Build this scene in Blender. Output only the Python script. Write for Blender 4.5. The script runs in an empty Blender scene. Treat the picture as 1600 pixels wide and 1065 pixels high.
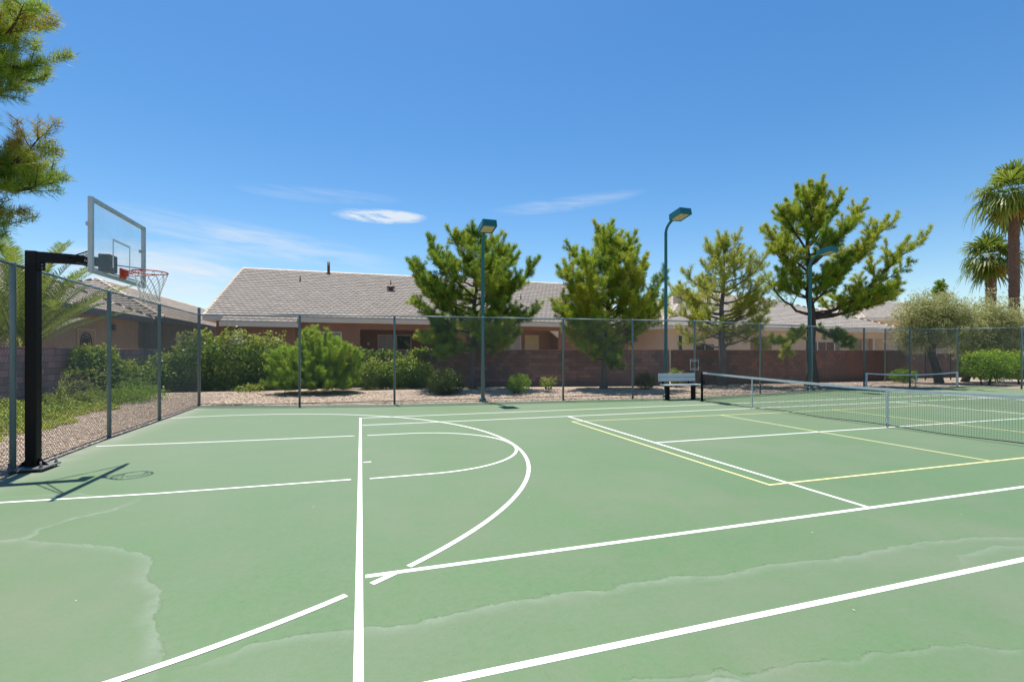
import bpy, math, random
import numpy as np
from mathutils import Vector, Matrix

random.seed(7)
RNG = np.random.default_rng(11)
R = math.radians
sc = bpy.context.scene
COL = sc.collection

# ------------------------------------------------------------------ camera, sky, sun, exposure
cam_data = bpy.data.cameras.new('camera')
cam = bpy.data.objects.new('camera', cam_data)
COL.objects.link(cam)
sc.camera = cam
cam.location = (0.013, -2.512, 1.741)
cam.rotation_euler = (R(90), 0, -0.3084)
cam_data.lens = 16.664
cam_data.sensor_width = 36
cam_data.shift_y = 0.0125
cam_data.clip_start = 0.05
cam_data.clip_end = 3000

SUN_DIR = Vector((-0.036, 0.298, 1.0)).normalized()      # towards the sun, read from the hoop's shadow
SUN_EL = math.asin(SUN_DIR.z)
SUN_AZ = math.atan2(SUN_DIR.x, SUN_DIR.y)

world = bpy.data.worlds.new('World')
sc.world = world
world.use_nodes = True


def build_sky():
    nt = world.node_tree
    nt.nodes.clear()
    N, L = nt.nodes.new, nt.links.new
    out = N('ShaderNodeOutputWorld')
    bg = N('ShaderNodeBackground')
    bg.inputs['Strength'].default_value = 0.105
    L(bg.outputs[0], out.inputs[0])
    sky = N('ShaderNodeTexSky')
    sky.sky_type = 'NISHITA'
    sky.sun_disc = False
    sky.sun_elevation = SUN_EL
    sky.sun_rotation = SUN_AZ % (2 * math.pi)
    sky.altitude = 600
    sky.air_density = 1.15
    sky.dust_density = 0.5
    sky.ozone_density = 1.6
    # thin high clouds: azimuth / elevation of the view direction, each wisp an ellipse broken up by stretched noise
    tc = N('ShaderNodeTexCoord')
    sep = N('ShaderNodeSeparateXYZ')
    L(tc.outputs['Generated'], sep.inputs[0])

    def m(op, a, b=None, c=None):
        n = N('ShaderNodeMath')
        n.operation = op
        for k, v in enumerate((a, b, c)):
            if v is None:
                continue
            if isinstance(v, (int, float)):
                n.inputs[k].default_value = v
            else:
                L(v, n.inputs[k])
        return n.outputs[0]
    az = m('ARCTAN2', sep.outputs[0], sep.outputs[1])
    el = m('ARCSINE', sep.outputs[2])
    cb = N('ShaderNodeCombineXYZ')
    L(m('MULTIPLY', az, 1.0), cb.inputs[0])
    L(m('ADD', m('MULTIPLY', el, 7.0), m('MULTIPLY', az, 0.5)), cb.inputs[1])
    noi = N('ShaderNodeTexNoise')
    noi.inputs['Scale'].default_value = 7.0
    noi.inputs['Detail'].default_value = 9.0
    noi.inputs['Roughness'].default_value = 0.62
    noi.inputs['Distortion'].default_value = 0.4
    L(cb.outputs[0], noi.inputs['Vector'])
    nz = noi.outputs['Fac']
    total = None
    # (azimuth deg, elevation deg, half width deg, half height deg, tilt, strength, noise floor)
    for a, e, wa, we, tilt, s, lo in CLOUDS:
        da = m('SUBTRACT', az, R(a))
        de = m('SUBTRACT', m('SUBTRACT', el, R(e)), m('MULTIPLY', da, tilt))
        r2 = m('ADD', m('POWER', m('ABSOLUTE', m('DIVIDE', da, R(wa))), 2.0), m('POWER', m('ABSOLUTE', m('DIVIDE', de, R(we))), 2.0))
        fall = m('MAXIMUM', m('SUBTRACT', 1.0, r2), 0.0)
        n2 = m('MAXIMUM', m('MULTIPLY', m('SUBTRACT', nz, lo), 3.2), 0.0)
        v = m('MULTIPLY', m('MULTIPLY', fall, n2), s)
        total = v if total is None else m('ADD', total, v)
    total = m('MINIMUM', total, 0.9)
    mix = N('ShaderNodeMix')
    mix.data_type = 'RGBA'
    L(total, mix.inputs[0])
    hs = N('ShaderNodeHueSaturation')      # the clear desert blue of the photograph
    hs.inputs['Saturation'].default_value = 1.34
    L(sky.outputs[0], hs.inputs['Color'])
    L(hs.outputs[0], mix.inputs[6])
    mix.inputs[7].default_value = (5.3, 5.8, 6.3, 1)
    L(mix.outputs[2], bg.inputs['Color'])


CLOUDS = [(2.2, 15.6, 5.6, 0.85, 0.015, 3.2, 0.42),       # small lens-shaped cloud
          (-10.0, 11.6, 15.0, 2.0, -0.10, 0.55, 0.34),     # long streak left of the big roof
          (-18.5, 7.6, 9.5, 3.4, 0.0, 1.0, 0.30),          # pale bank above the left roofs
          (24.0, 17.4, 10.0, 0.9, 0.09, 0.38, 0.36),       # faint streak to the right
          (-4.0, 17.2, 9.0, 0.9, 0.03, 0.30, 0.36),
          (150.0, 28.0, 30.0, 4.0, 0.05, 0.5, 0.36),
          (-110.0, 24.0, 30.0, 4.0, -0.05, 0.5, 0.36)]
build_sky()

sun_data = bpy.data.lights.new('sun', 'SUN')
sun_data.energy = 5.0
sun_data.angle = R(0.53)
sun_data.color = (1.0, 0.945, 0.86)
sun = bpy.data.objects.new('sun', sun_data)
COL.objects.link(sun)
sun.location = (0, 0, 60)
sun.rotation_euler = (-SUN_DIR).to_track_quat('-Z', 'Y').to_euler()

vs = sc.view_settings
vs.view_transform = 'Standard'
vs.look = 'None'
vs.exposure = 0.50
vs.gamma = 1
vs.use_curve_mapping = False
sc.cycles.max_bounces = 8
sc.cycles.transparent_max_bounces = 12
sc.cycles.diffuse_bounces = 4


# ------------------------------------------------------------------ materials
def new_mat(name):
    m = bpy.data.materials.new(name)
    m.use_nodes = True
    nt = m.node_tree
    nt.nodes.clear()
    return m, nt


def rgb(c):
    return (c[0], c[1], c[2], 1.0)


def node_mix(nt, fac, a, b, blend='MIX'):
    n = nt.nodes.new('ShaderNodeMix')
    n.data_type = 'RGBA'
    n.blend_type = blend
    for sock, v in ((0, fac), (6, a), (7, b)):
        if isinstance(v, (int, float)):
            n.inputs[sock].default_value = v
        elif isinstance(v, tuple):
            n.inputs[sock].default_value = rgb(v)
        else:
            nt.links.new(v, n.inputs[sock])
    return n.outputs[2]


def node_noise(nt, scale, detail=4.0, rough=0.55, coord='Object', stretch=None):
    tc = nt.nodes.new('ShaderNodeTexCoord') if coord != 'World' else nt.nodes.new('ShaderNodeNewGeometry')
    v = tc.outputs['Position'] if coord == 'World' else tc.outputs[coord]
    if stretch:
        mp = nt.nodes.new('ShaderNodeMapping')
        mp.inputs['Scale'].default_value = stretch
        nt.links.new(v, mp.inputs[0])
        v = mp.outputs[0]
    n = nt.nodes.new('ShaderNodeTexNoise')
    n.inputs['Scale'].default_value = scale
    n.inputs['Detail'].default_value = detail
    n.inputs['Roughness'].default_value = rough
    nt.links.new(v, n.inputs['Vector'])
    return n.outputs['Fac']


def node_range(nt, v, lo, hi, a=0.0, b=1.0):
    n = nt.nodes.new('ShaderNodeMapRange')
    n.inputs[1].default_value, n.inputs[2].default_value = lo, hi
    n.inputs[3].default_value, n.inputs[4].default_value = a, b
    nt.links.new(v, n.inputs[0])
    return n.outputs[0]


def node_math(nt, op, a, b):
    n = nt.nodes.new('ShaderNodeMath')
    n.operation = op
    for k, v in enumerate((a, b)):
        if isinstance(v, (int, float)):
            n.inputs[k].default_value = v
        else:
            nt.links.new(v, n.inputs[k])
    return n.outputs[0]


def node_attr(nt, name):
    n = nt.nodes.new('ShaderNodeAttribute')
    n.attribute_name = name
    return n.outputs['Fac']


def finish(nt, color, rough=0.6, metallic=0.0, bump=None, bump_strength=0.3, bump_dist=0.02, spec=0.5):
    p = nt.nodes.new('ShaderNodeBsdfPrincipled')
    o = nt.nodes.new('ShaderNodeOutputMaterial')
    if isinstance(color, tuple):
        p.inputs['Base Color'].default_value = rgb(color)
    else:
        nt.links.new(color, p.inputs['Base Color'])
    if isinstance(rough, (int, float)):
        p.inputs['Roughness'].default_value = rough
    else:
        nt.links.new(rough, p.inputs['Roughness'])
    p.inputs['Metallic'].default_value = metallic
    p.inputs['Specular IOR Level'].default_value = spec
    if bump is not None:
        b = nt.nodes.new('ShaderNodeBump')
        b.inputs['Strength'].default_value = bump_strength
        b.inputs['Distance'].default_value = bump_dist
        nt.links.new(bump, b.inputs['Height'])
        nt.links.new(b.outputs[0], p.inputs['Normal'])
    nt.links.new(p.outputs[0], o.inputs['Surface'])
    return p


def surface(name, c1, c2, scale=3.0, rough=0.6, metallic=0.0, bump=0.15, dist=0.01, spec=0.4, coord='Object', stretch=None, detail=5.0):
    """Two colours broken up by noise, with fine relief."""
    m, nt = new_mat(name)
    f = node_range(nt, node_noise(nt, scale, detail, 0.6, coord, stretch), 0.3, 0.7)
    col = node_mix(nt, f, c1, c2)
    fine = node_noise(nt, scale * 14, 3, 0.6, coord)
    col = node_mix(nt, node_range(nt, fine, 0.35, 0.65, 0.0, 0.22), col, (c1[0] * 0.5, c1[1] * 0.5, c1[2] * 0.5))
    finish(nt, col, rough, metallic, fine if bump else None, bump, dist, spec)
    return m


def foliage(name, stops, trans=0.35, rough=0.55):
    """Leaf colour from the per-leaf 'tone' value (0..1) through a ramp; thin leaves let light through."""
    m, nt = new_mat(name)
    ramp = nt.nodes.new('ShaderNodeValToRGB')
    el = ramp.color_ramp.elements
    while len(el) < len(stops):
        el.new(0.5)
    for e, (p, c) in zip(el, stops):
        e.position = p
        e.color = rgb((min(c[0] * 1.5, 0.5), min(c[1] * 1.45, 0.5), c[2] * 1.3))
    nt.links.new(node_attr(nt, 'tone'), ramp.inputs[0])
    p = nt.nodes.new('ShaderNodeBsdfPrincipled')
    p.inputs['Roughness'].default_value = rough
    p.inputs['Specular IOR Level'].default_value = 0.3
    nt.links.new(ramp.outputs[0], p.inputs['Base Color'])
    t = nt.nodes.new('ShaderNodeBsdfTranslucent')
    nt.links.new(node_mix(nt, 0.4, ramp.outputs[0], (0.34, 0.40, 0.04)), t.inputs['Color'])
    mx = nt.nodes.new('ShaderNodeMixShader')
    mx.inputs[0].default_value = trans + 0.10
    nt.links.new(p.outputs[0], mx.inputs[1])
    nt.links.new(t.outputs[0], mx.inputs[2])
    o = nt.nodes.new('ShaderNodeOutputMaterial')
    nt.links.new(mx.outputs[0], o.inputs['Surface'])
    return m


# dried-puddle outlines on the court: ground points, which side was wet, film fade, line strength, film width, film strength, dark rim
STAINS = [([(-4.2, 3.25), (-3.21, 3.17), (-2.96, 3.06), (-2.59, 2.9), (-2.11, 2.67), (-1.87, 2.49), (-1.67, 2.16), (-1.59, 1.89), (-1.39, 1.57), (-1.29, 1.22), (-1.15, 0.95), (-1.06, 0.69), (-1.0, 0.3)], -1, 0.13, 0.60, 0.9, 0.60, 0.5),
          ([(-4.4, 3.0), (-3.4, 3.05), (-2.99, 3.12), (-3.02, 3.37), (-2.87, 3.7), (-2.59, 3.85), (-2.49, 4.18), (-2.51, 4.37)], 1, 0.10, 0.8, 1.0, 0.85, 0.2),
          ([(-4.3, 4.9), (-3.3, 4.76), (-3.04, 4.54), (-2.9, 4.3)], -1, 0.10, 0.5, 0.5, 0.7, 0.0),
          ([(-1.0, 0.5), (-0.59, 0.69), (-0.31, 0.68), (0.0, 0.64), (0.31, 0.60), (0.66, 0.65), (1.31, 0.66), (1.82, 0.64), (2.11, 0.66), (2.74, 0.55), (3.21, 0.57), (3.78, 0.52), (4.44, 0.51), (5.02, 0.50), (5.55, 0.45), (6.03, 0.31), (7.0, 0.1), (9.0, -0.3)], -1, 0.13, 0.58, 0.95, 0.90, 0.8),
          ([(1.0, -0.6), (1.3, -0.28), (1.57, -0.34), (1.76, -0.34), (1.89, -0.36), (2.01, -0.46), (2.35, -0.48), (2.88, -0.52), (3.42, -0.63), (3.73, -0.77), (4.5, -1.2)], -1, 0.07, 0.35, 0.5, 0.35, 1.0),
          ([(1.40, -0.75), (1.50, -0.60), (1.62, -0.42), (1.80, -0.39), (1.95, -0.44), (2.02, -0.60), (2.05, -0.8)], -1, 0.22, 0.85, 0.3, 0.5, 0.6),
          ([(4.6, 0.05), (4.9, 0.20), (5.5, 0.24), (6.2, 0.10), (7.2, -0.2)], -1, 0.12, 0.6, 0.4, 0.5, 0.1)]


def court_material():
    m, nt = new_mat('court_paint')
    big = node_range(nt, node_noise(nt, 0.30, 6, 0.62), 0.40, 0.61)
    mid = node_range(nt, node_noise(nt, 1.1, 8, 0.68, stretch=(1.0, 0.6, 1.0)), 0.40, 0.62)
    small = node_range(nt, node_noise(nt, 6.0, 7, 0.7), 0.34, 0.68)
    fine = node_noise(nt, 60, 4, 0.7)
    grit = node_noise(nt, 420, 2, 0.6)
    col = node_mix(nt, big, (0.068, 0.166, 0.050), (0.140, 0.190, 0.098))
    col = node_mix(nt, node_math(nt, 'MULTIPLY', mid, 0.75), col, (0.072, 0.186, 0.052))
    col = node_mix(nt, node_math(nt, 'MULTIPLY', small, 0.40), col, (0.130, 0.176, 0.094))
    # paler towards the far side of the court, broken up by noise
    col = node_mix(nt, node_math(nt, 'MULTIPLY', node_attr(nt, 'far_pale'), node_range(nt, node_noise(nt, 0.5, 5, 0.6), 0.3, 0.7, 0.40, 1.0)), col, (0.142, 0.208, 0.116))
    # dusty film and tide marks left by dried puddles: signed distance to each outline, roughened by noise
    jag = node_math(nt, 'ADD', node_math(nt, 'MULTIPLY', node_math(nt, 'SUBTRACT', node_noise(nt, 4.5, 3, 0.6), 0.5), 0.15), node_math(nt, 'MULTIPLY', node_math(nt, 'SUBTRACT', node_noise(nt, 26.0, 6, 0.75), 0.5), 0.060))
    patch = node_range(nt, node_noise(nt, 1.3, 7, 0.62, stretch=(0.6, 1.0, 1.0)), 0.30, 0.66)
    broken = node_range(nt, node_noise(nt, 7.0, 6, 0.7), 0.28, 0.62, 0.15, 1.0)
    for k, (_l, _s, fade, s1, dw, s2, s3) in enumerate(STAINS):
        d = node_math(nt, 'ADD', node_attr(nt, 'stain_%d' % k), jag)
        w = node_attr(nt, 'weight_%d' % k)
        film = node_math(nt, 'MULTIPLY', node_range(nt, d, 0.0, dw, 1.0, 0.0), node_range(nt, d, -0.004, 0.004))
        film = node_math(nt, 'MULTIPLY', node_math(nt, 'MULTIPLY', film, w), node_math(nt, 'MULTIPLY', patch, s2 * 0.75))
        col = node_mix(nt, film, col, (0.165, 0.200, 0.128))
        line = node_math(nt, 'POWER', node_math(nt, 'MINIMUM', node_range(nt, d, -0.008, 0.006), node_range(nt, d, 0.006, fade, 1.0, 0.0)), 1.8)
        line = node_math(nt, 'MULTIPLY', node_math(nt, 'MULTIPLY', line, w), node_math(nt, 'MULTIPLY', broken, s1))
        col = node_mix(nt, line, col, (0.255, 0.315, 0.245))
        rim = node_math(nt, 'MINIMUM', node_range(nt, d, -0.020, -0.012), node_range(nt, d, -0.010, -0.004, 1.0, 0.0))
        rim = node_math(nt, 'MULTIPLY', node_math(nt, 'MULTIPLY', rim, w), node_math(nt, 'MULTIPLY', node_range(nt, node_noise(nt, 9.0, 5, 0.7), 0.42, 0.58), s3 * 0.8))
        col = node_mix(nt, rim, col, (0.040, 0.066, 0.024))
    col = node_mix(nt, node_range(nt, fine, 0.3, 0.7, 0.0, 0.30), col, (0.055, 0.092, 0.045))
    col = node_mix(nt, node_range(nt, node_noise(nt, 19.0, 5, 0.7), 0.38, 0.66, 0.0, 0.30), col, (0.150, 0.190, 0.120))
    col = node_mix(nt, node_range(nt, grit, 0.35, 0.7, 0.0, 0.14), col, (0.211, 0.240, 0.164))
    edge = node_math(nt, 'MULTIPLY', node_attr(nt, 'edge'), node_range(nt, node_noise(nt, 2.2, 6, 0.65), 0.3, 0.7, 0.2, 1.0))
    col = node_mix(nt, edge, col, (0.30, 0.29, 0.245))
    # odd scuffs and dark specks
    scuff = node_range(nt, node_noise(nt, 2.0, 9, 0.75, stretch=(3.0, 0.5, 1.0)), 0.64, 0.74, 0.0, 0.40)
    col = node_mix(nt, scuff, col, (0.19, 0.215, 0.155))
    speck = node_range(nt, node_noise(nt, 16.0, 3, 0.5), 0.70, 0.76, 0.0, 0.35)
    col = node_mix(nt, speck, col, (0.06, 0.07, 0.045))
    finish(nt, col, 0.62, 0, grit, 0.25, 0.004, 0.5)
    return m


def paint_line(name, c):
    m, nt = new_mat(name)
    wear = node_range(nt, node_noise(nt, 24, 8, 0.75, 'World'), 0.60, 0.74, 0.0, 0.65)
    col = node_mix(nt, wear, c, (0.20, 0.29, 0.19))
    col = node_mix(nt, node_range(nt, node_noise(nt, 2.0, 4, 0.6, 'World'), 0.3, 0.7, 0.0, 0.18), col, (0.5, 0.52, 0.45))
    finish(nt, col, 0.65, 0, node_noise(nt, 400, 2, 0.6, 'World'), 0.2, 0.003, 0.3)
    return m


def gravel_material():
    m, nt = new_mat('gravel_bed')
    tc = nt.nodes.new('ShaderNodeTexCoord')
    v = nt.nodes.new('ShaderNodeTexVoronoi')
    v.inputs['Scale'].default_value = 26
    nt.links.new(tc.outputs['Object'], v.inputs['Vector'])
    ramp = nt.nodes.new('ShaderNodeValToRGB')
    sepc = nt.nodes.new('ShaderNodeSeparateColor')
    nt.links.new(v.outputs['Color'], sepc.inputs[0])
    nt.links.new(sepc.outputs[0], ramp.inputs[0])
    el = ramp.color_ramp.elements
    el.new(0.4); el.new(0.75)
    for e, (p, c) in zip(el, ((0.0, (0.30, 0.215, 0.155)), (0.4, (0.50, 0.385, 0.285)), (0.75, (0.62, 0.50, 0.385)), (1.0, (0.74, 0.64, 0.53)))):
        e.position = p
        e.color = rgb(c)
    gap = node_range(nt, v.outputs['Distance'], 0.25, 0.75, 0.0, 0.55)
    col = node_mix(nt, gap, ramp.outputs[0], (0.21, 0.155, 0.11))
    big = node_range(nt, node_noise(nt, 0.6, 5, 0.6), 0.35, 0.7, 0.0, 0.35)
    col = node_mix(nt, big, col, (0.42, 0.325, 0.24))
    inv = node_math(nt, 'SUBTRACT', 1.0, v.outputs['Distance'])
    finish(nt, col, 0.9, 0, inv, 0.9, 0.02, 0.2)
    return m


def toned(name, c_lo, c_hi, scale=6.0, rough=0.85, bump=0.4, dist=0.01, coord='World', stain=None):
    """Per-piece 'tone' between two colours, plus grain (roof tiles, stones)."""
    m, nt = new_mat(name)
    col = node_mix(nt, node_attr(nt, 'tone'), c_lo, c_hi)
    n = node_noise(nt, scale, 6, 0.65, coord)
    col = node_mix(nt, node_range(nt, n, 0.3, 0.7, 0.0, 0.25), col, (c_lo[0] * 0.6, c_lo[1] * 0.6, c_lo[2] * 0.6))
    if stain:
        s = node_range(nt, node_noise(nt, 0.5, 5, 0.6, coord), 0.45, 0.7, 0.0, 0.5)
        col = node_mix(nt, s, col, stain)
    finish(nt, col, rough, 0, node_noise(nt, scale * 8, 3, 0.6, coord), bump, dist, 0.25)
    return m


def block_material(name, c1, c2, c3):
    m, nt = new_mat(name)
    oi = nt.nodes.new('ShaderNodeObjectInfo')
    f = node_range(nt, node_noise(nt, 0.42, 5, 0.55, 'World', (1.0, 1.0, 0.5)), 0.38, 0.62)
    col = node_mix(nt, f, c1, c2)
    col = node_mix(nt, node_range(nt, oi.outputs['Random'], 0.0, 1.0, 0.0, 1.0), col, c3)
    sepn = node_math(nt, 'FRACT', node_math(nt, 'MULTIPLY', oi.outputs['Random'], 7.31), 0.0)
    col = node_mix(nt, node_range(nt, sepn, 0.55, 1.0, 0.0, 0.55), col, (c2[0] * 0.6, c2[1] * 0.6, c2[2] * 0.62))
    streak = node_range(nt, node_noise(nt, 1.8, 6, 0.65, 'World', (1.0, 1.0, 0.18)), 0.50, 0.74, 0.0, 0.5)
    col = node_mix(nt, streak, col, (0.075, 0.062, 0.062))
    fine = node_noise(nt, 45, 4, 0.7, 'World')
    col = node_mix(nt, node_range(nt, fine, 0.3, 0.7, 0.0, 0.35), col, (c1[0] * 1.5, c1[1] * 1.5, c1[2] * 1.5))
    finish(nt, col, 0.92, 0, fine, 0.6, 0.012, 0.2)
    return m


def glass_dark(name, c, rough=0.06):
    m, nt = new_mat(name)
    n = node_noise(nt, 0.9, 3, 0.5, 'World')
    finish(nt, node_mix(nt, node_range(nt, n, 0.35, 0.65), c, (c[0] * 2.2, c[1] * 2.2, c[2] * 2.2)), rough, 0, None, spec=0.8)
    return m


def clear_board():
    m, nt = new_mat('clear_acrylic')
    t = nt.nodes.new('ShaderNodeBsdfTransparent')
    t.inputs[0].default_value = (0.95, 0.97, 0.98, 1)
    d = nt.nodes.new('ShaderNodeBsdfPrincipled')
    haze = node_range(nt, node_noise(nt, 3.0, 6, 0.6), 0.3, 0.75, 0.06, 0.16)
    d.inputs['Base Color'].default_value = (0.80, 0.83, 0.84, 1)
    d.inputs['Roughness'].default_value = 0.25
    mx = nt.nodes.new('ShaderNodeMixShader')
    nt.links.new(haze, mx.inputs[0])
    nt.links.new(t.outputs[0], mx.inputs[1])
    nt.links.new(d.outputs[0], mx.inputs[2])
    o = nt.nodes.new('ShaderNodeOutputMaterial')
    nt.links.new(mx.outputs[0], o.inputs['Surface'])
    return m


M = {}
M['court'] = court_material()
M['white_line'] = paint_line('white_line_paint', (0.86, 0.87, 0.84))
M['yellow_line'] = paint_line('yellow_line_paint', (0.74, 0.68, 0.30))
M['gravel'] = gravel_material()
M['pebble'] = toned('pebble_stone', (0.36, 0.26, 0.19), (0.80, 0.67, 0.54), 30, 0.9, 0.3, 0.005)
M['concrete'] = surface('footing_concrete', (0.42, 0.40, 0.36), (0.30, 0.28, 0.25), 4, 0.9, bump=0.5)
M['fence_steel'] = surface('fence_post_steel', (0.20, 0.285, 0.31), (0.145, 0.215, 0.24), 3, 0.45, 0.25, 0.1)
M['wire'] = surface('galvanised_wire', (0.21, 0.25, 0.25), (0.14, 0.17, 0.175), 4, 0.5, 0.3, 0)
M['teal'] = surface('teal_pole_paint', (0.016, 0.155, 0.175), (0.011, 0.110, 0.135), 2, 0.4, 0, 0.08)
M['lens'] = surface('lamp_lens_glass', (0.62, 0.56, 0.36), (0.48, 0.42, 0.27), 5, 0.3, 0, 0.05)
M['black_steel'] = surface('black_powder_steel', (0.0045, 0.0045, 0.005), (0.007, 0.007, 0.008), 3, 0.5, 0, 0.08, spec=0.22)
M['plate_steel'] = surface('weathered_plate_steel', (0.30, 0.30, 0.31), (0.16, 0.15, 0.15), 8, 0.5, 0.5, 0.2)
M['alu'] = surface('brushed_aluminium', (0.54, 0.56, 0.545), (0.43, 0.45, 0.44), 5, 0.42, 0.35, 0.06)
M['acrylic'] = clear_board()
M['board_print'] = surface('board_print_grey', (0.78, 0.81, 0.83), (0.70, 0.73, 0.75), 5, 0.5, 0, 0)
M['orange'] = surface('orange_rim_paint', (0.62, 0.075, 0.028), (0.48, 0.055, 0.022), 12, 0.4, 0, 0.1)
M['cord'] = surface('white_net_cord', (0.78, 0.78, 0.74), (0.60, 0.60, 0.56), 20, 0.85, 0, 0.2)
M['net_black'] = surface('black_net_cord', (0.020, 0.024, 0.024), (0.032, 0.036, 0.036), 10, 0.8, 0, 0)
M['tape'] = surface('white_net_tape', (0.70, 0.72, 0.72), (0.55, 0.58, 0.60), 6, 0.8, 0, 0.2)
M['white_metal'] = surface('white_painted_metal', (0.70, 0.71, 0.72), (0.58, 0.60, 0.62), 6, 0.5, 0, 0.1)
M['bench_slat'] = surface('pale_blue_grey_slat', (0.56, 0.58, 0.59), (0.46, 0.48, 0.50), 7, 0.55, 0, 0.2, stretch=(1, 8, 8))
M['stucco_brown'] = surface('brown_stucco', (0.285, 0.145, 0.092), (0.235, 0.12, 0.078), 1.2, 0.92, bump=0.6, coord='World')
M['stucco_mauve'] = surface('mauve_grey_stucco', (0.19, 0.165, 0.165), (0.15, 0.13, 0.13), 1.0, 0.92, bump=0.6, coord='World')
M['stucco_tan'] = surface('tan_stucco', (0.40, 0.275, 0.175), (0.34, 0.235, 0.15), 1.0, 0.92, bump=0.6, coord='World')
M['stucco_cream'] = surface('cream_stucco', (0.66, 0.52, 0.38), (0.58, 0.45, 0.33), 1.0, 0.92, bump=0.6, coord='World')
M['fascia'] = surface('beige_fascia_board', (0.78, 0.70, 0.57), (0.70, 0.63, 0.52), 1.5, 0.75, bump=0.2, coord='World')
M['fascia_grey'] = surface('grey_fascia_board', (0.15, 0.155, 0.16), (0.12, 0.125, 0.13), 1.5, 0.75, bump=0.2, coord='World')
M['trim'] = surface('white_window_trim', (0.62, 0.60, 0.56), (0.52, 0.50, 0.47), 3, 0.6, bump=0.1, coord='World')
M['glass'] = glass_dark('dark_window_glass', (0.015, 0.018, 0.022))
M['blind'] = surface('pale_window_blind', (0.42, 0.43, 0.46), (0.34, 0.35, 0.38), 4, 0.5, bump=0.1, coord='World')
M['door_tan'] = surface('tan_door_paint', (0.52, 0.40, 0.20), (0.46, 0.35, 0.18), 2, 0.5, bump=0.1, coord='World')
M['deck'] = surface('roof_underlay', (0.13, 0.105, 0.09), (0.10, 0.085, 0.075), 3, 0.9, coord='World')
M['tiles_brown'] = toned('concrete_roof_tile', (0.48, 0.392, 0.312), (0.65, 0.55, 0.45), 3.0, 0.85, 0.4, 0.01, 'World', (0.55, 0.47, 0.39))
M['tiles_grey'] = toned('pale_roof_tile', (0.56, 0.46, 0.37), (0.75, 0.65, 0.54), 3.0, 0.85, 0.4, 0.01, 'World', (0.58, 0.54, 0.50))
M['vent_pipe'] = surface('brown_vent_paint', (0.16, 0.085, 0.06), (0.11, 0.06, 0.045), 6, 0.6)
M['block_mauve'] = block_material('mauve_concrete_block', (0.200, 0.116, 0.116), (0.120, 0.100, 0.108), (0.320, 0.172, 0.160))
M['block_left'] = block_material('pale_mauve_concrete_block', (0.310, 0.186, 0.203), (0.186, 0.160, 0.189), (0.496, 0.275, 0.280))
M['block_red'] = block_material('red_brown_concrete_block', (0.188, 0.084, 0.064), (0.112, 0.090, 0.084), (0.296, 0.116, 0.084))
M['mortar'] = surface('wall_mortar', (0.12, 0.095, 0.09), (0.08, 0.065, 0.065), 5, 0.95, bump=0.4, coord='World')
M['iron'] = surface('dark_wrought_iron', (0.020, 0.019, 0.020), (0.030, 0.028, 0.028), 5, 0.5, 0.2, 0.1)
M['bark'] = surface('grey_pine_bark', (0.24, 0.20, 0.185), (0.125, 0.10, 0.09), 5, 0.95, bump=1.0, dist=0.04, stretch=(1, 1, 0.3))
M['bark_dark'] = surface('dark_pine_bark', (0.125, 0.085, 0.065), (0.07, 0.05, 0.04), 5, 0.95, bump=1.0, dist=0.04, stretch=(1, 1, 0.3))
M['bark_olive'] = surface('olive_bark', (0.13, 0.12, 0.105), (0.06, 0.055, 0.05), 6, 0.95, bump=1.0, dist=0.04)
M['palm_trunk'] = surface('palm_fibre', (0.26, 0.145, 0.095), (0.13, 0.085, 0.065), 7, 0.95, bump=1.0, dist=0.04)
M['cone'] = surface('pine_cone_scale', (0.045, 0.030, 0.024), (0.02, 0.014, 0.012), 30, 0.9, bump=0.8)
M['needle'] = foliage('pine_needles', ((0.0, (0.055, 0.106, 0.019)), (0.4, (0.138, 0.243, 0.026)), (0.75, (0.294, 0.381, 0.034)), (1.0, (0.420, 0.458, 0.053))), 0.36)
M['needle_dark'] = foliage('dark_pine_needles', ((0.0, (0.040, 0.090, 0.019)), (0.45, (0.103, 0.200, 0.029)), (0.8, (0.215, 0.309, 0.034)), (1.0, (0.377, 0.369, 0.046))), 0.34)
M['needle_yellow'] = foliage('yellowing_pine_needles', ((0.0, (0.118, 0.154, 0.037)), (0.4, (0.281, 0.316, 0.056)), (0.75, (0.481, 0.419, 0.056)), (1.0, (0.500, 0.419, 0.080))), 0.36)
M['needle_near'] = foliage('long_pine_needles', ((0.0, (0.028, 0.081, 0.023)), (0.45, (0.091, 0.202, 0.025)), (0.8, (0.239, 0.302, 0.034)), (0.93, (0.277, 0.229, 0.046)), (1.0, (0.277, 0.162, 0.040))), 0.36)
M['needle_lime'] = foliage('lime_pine_needles', ((0.0, (0.088, 0.176, 0.022)), (0.5, (0.206, 0.344, 0.034)), (1.0, (0.381, 0.420, 0.054))), 0.38)
M['leaf_hedge'] = foliage('hedge_leaves', ((0.0, (0.037, 0.083, 0.015)), (0.5, (0.092, 0.173, 0.026)), (0.85, (0.254, 0.300, 0.042)), (1.0, (0.420, 0.420, 0.083))), 0.3, 0.42)
M['leaf_dark'] = foliage('dark_shrub_leaves', ((0.0, (0.008, 0.020, 0.006)), (0.6, (0.019, 0.043, 0.008)), (1.0, (0.048, 0.079, 0.012))), 0.22, 0.4)
M['leaf_bright'] = foliage('bright_shrub_leaves', ((0.0, (0.045, 0.114, 0.013)), (0.5, (0.109, 0.222, 0.016)), (1.0, (0.218, 0.324, 0.032))), 0.36, 0.45)
M['leaf_olive'] = foliage('olive_leaves', ((0.0, (0.140, 0.164, 0.081)), (0.5, (0.281, 0.289, 0.142)), (1.0, (0.420, 0.420, 0.223))), 0.28, 0.5)
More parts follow.
